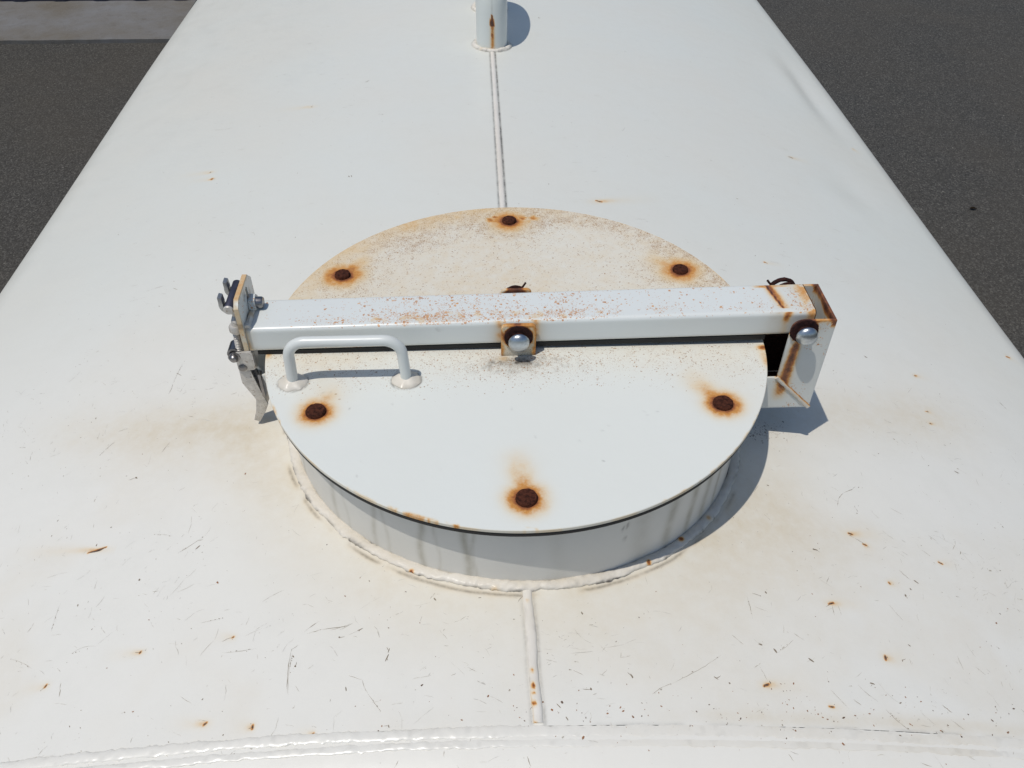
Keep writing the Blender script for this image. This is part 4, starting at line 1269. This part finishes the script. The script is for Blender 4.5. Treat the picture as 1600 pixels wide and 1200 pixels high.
# two J-shaped fingers
def finger(y):
    ro, ri = .0104, .0060
    cx, cz = -.2718, .0588
    outp, inp = [], []
    for a in range(165, 361, 15):
        outp.append((cx + ro * math.cos(R(a)), cz + ro * math.sin(R(a))))
        inp.append((cx + ri * math.cos(R(a)), cz + ri * math.sin(R(a))))
    tip = [(cx - ri - .0004, cz + .0085), (cx - ro + .0004, cz + .0095)]
    poly = [tip[1]] + [p_ for p_ in outp if p_[0] < -.2672] + [(-.2672, cz - ro * .8)] + [(-.2672, cz - ri - .0006)] + [p_ for p_ in inp[::-1] if p_[0] < -.2675] + [tip[0]]
    bm = prism(poly, 'Y', y - .0043, y + .0043, .0007, 2)
    link('hook_finger', bm_mesh('hook_finger', bm), M['hook_steel'], lt)
finger(-.0170)
finger(.0080)
# yoke joining the fingers, narrowing into the stem
yoke = [(-.0208, .0500), (.0118, .0500), (.0118, .0462), (.0040, .0415), (CY + .0060, .0360), (CY - .0060, .0360), (-.0165, .0415), (-.0208, .0462)]
link('hook_yoke', bm_mesh('hook_yoke', prism(yoke, 'X', -.2720, -.2676, .0008)), M['stainless'], lt)
link('hook_stem', sweep('hook_stem', resample([(-.2700, CY + .002, .0425), (-.2722, CY - .004, .036), (-.2728, CY - .004, .0280)], .001), .0042, 18), M['stainless'], lt)
link('stem_collar', lathe('stem_collar', [(.0001, -.0045), (.0052, -.0045), (.0066, -.002), (.0066, .002), (.0052, .0045), (.0001, .0045)], (-.2735, CY - .004, .0280), 'Z', 20), M['stainless'], lt)
# threaded part
z = np.linspace(.0265, -.0050, 260)
rad_ = .0031 + .0007 * np.sin(z / .0021 * 2 * np.pi)
link('threaded_rod', sweep('threaded_rod', np.stack([-.2740 + 0 * z - .05 * (.0265 - z), CY - .004 + 0 * z, z], 1), rad_, 20), M['stainless'], lt)
# clevis
cl_ = rrect(-.2805, -.0225, -.2628, .0010, (.002, .004, .0015, .004))
for yy in (-.0205, -.0060):
    link('clevis_plate', bm_mesh('clevis_plate', prism(cl_, 'Y', yy, yy + .0022, .0004)), M['stainless'], lt)
link('clevis_web', bm_mesh('clevis_web', prism([(-.2645, -.0220), (-.2625, -.0220), (-.2625, .0008), (-.2645, .0008)], 'Y', -.0182, -.0061, .0002)), M['stainless'], lt)
for (yy, dy) in ((-.0206, -1), (-.0037, 1)):
    link('pivot_rivet', lathe('pivot_rivet', [(.0060, .0), (.0058, .0012 * dy), (.0045, .0014 * dy), (.0043, .0034 * dy), (.0030, .0050 * dy), (.0001, .0056 * dy)], (-.2812, yy, -.0048), 'Y', 26), M['stainless_dark'], lt)
link('pivot_rivet', lathe('pivot_rivet', [(.0042, .0), (.0040, -.0010), (.0024, -.0018), (.0001, -.0019)], (-.2755, -.0207, -.0190), 'Y', 22), M['stainless_dark'], lt)
link('pivot_roller', lathe('pivot_roller', [(.0001, -.0075), (.0066, -.0075), (.0066, .0075), (.0001, .0075)], (-.2812, CY, -.0020), 'Y', 26), M['stainless_dark'], lt)
# lever: bent channel with a kinked tip
lever = [(-.2804, -.0157), (-.2809, -.0400), (-.2714, -.0638), (-.2745, -.0800), (-.2790, -.0935), (-.2733, -.0960), (-.2650, -.0820), (-.2604, -.0715), (-.2653, -.0469), (-.2689, -.0264), (-.2713, -.0157)]
link('lever', bm_mesh('lever', prism(lever, 'Y', -.0196, -.0172, .0005)), M['stainless'], lt)
link('lever_side', bm_mesh('lever_side', prism(lever[:5] + lever[5:], 'Y', -.0072, -.0048, .0005)), M['stainless'], lt)
spine = [(-.2804, -.0300), (-.2804, -.0405), (-.2712, -.0640), (-.2742, -.0800), (-.2786, -.0932), (-.2768, -.0938), (-.2722, -.0800), (-.2690, -.0645), (-.2786, -.0400), (-.2786, -.0300)]
link('lever_web', bm_mesh('lever_web', prism(spine, 'Y', -.0171, -.0073, .0003)), M['stainless'], lt)
# ear and link behind the lever
link('ear', lathe('ear', [(.0001, -.0012), (.0078, -.0012), (.0078, .0012), (.0001, .0012)], (-.2745, -.0020, -.0350), 'Y', 26), M['stainless'], lt)
link('link_plate', bm_mesh('link_plate', prism([(-.2810, -.0250), (-.2672, -.0250), (-.2600, -.0400), (-.2590, -.0560), (-.2650, -.0560), (-.2760, -.0430)], 'Y', -.0030, -.0006, .0003)), M['stainless'], lt)
link('base_plate', bm_mesh('base_plate', prism([(-.0200, -.0300), (.0060, -.0300), (.0060, -.0600), (-.0200, -.0600)], 'X', -.2635, -.2605, .0004)), M['stainless_dark'], lt)

# ------------------------------------------------------------------ litter on the ground
bm = bmesh.new()
pts = [tuple(.62 * q_ for q_ in p_) for p_ in [(-.028, .0, .004), (-.014, .012, .010), (.0, .015, .013), (.016, .009, .009), (.030, -.004, .003), (.012, -.010, .008), (-.006, -.012, .012), (-.018, -.007, .008)]]
c0 = bm.verts.new((0, 0, .004))
vv = [bm.verts.new(p_) for p_ in pts]
for i in range(len(vv)):
    bm.faces.new((c0, vv[i], vv[(i + 1) % len(vv)]))
r_ = bmesh.ops.solidify(bm, geom=bm.faces[:], thickness=.0012)
me = bm_mesh('dry_leaf', bm)
o = link('dry_leaf', me, M['leaf'], None)
o.location = (2.052, 2.378, GZ + .003)
o['label'] = 'tiny curled dark dry leaf lying alone on the asphalt right of the tank'
o['category'] = 'leaf'
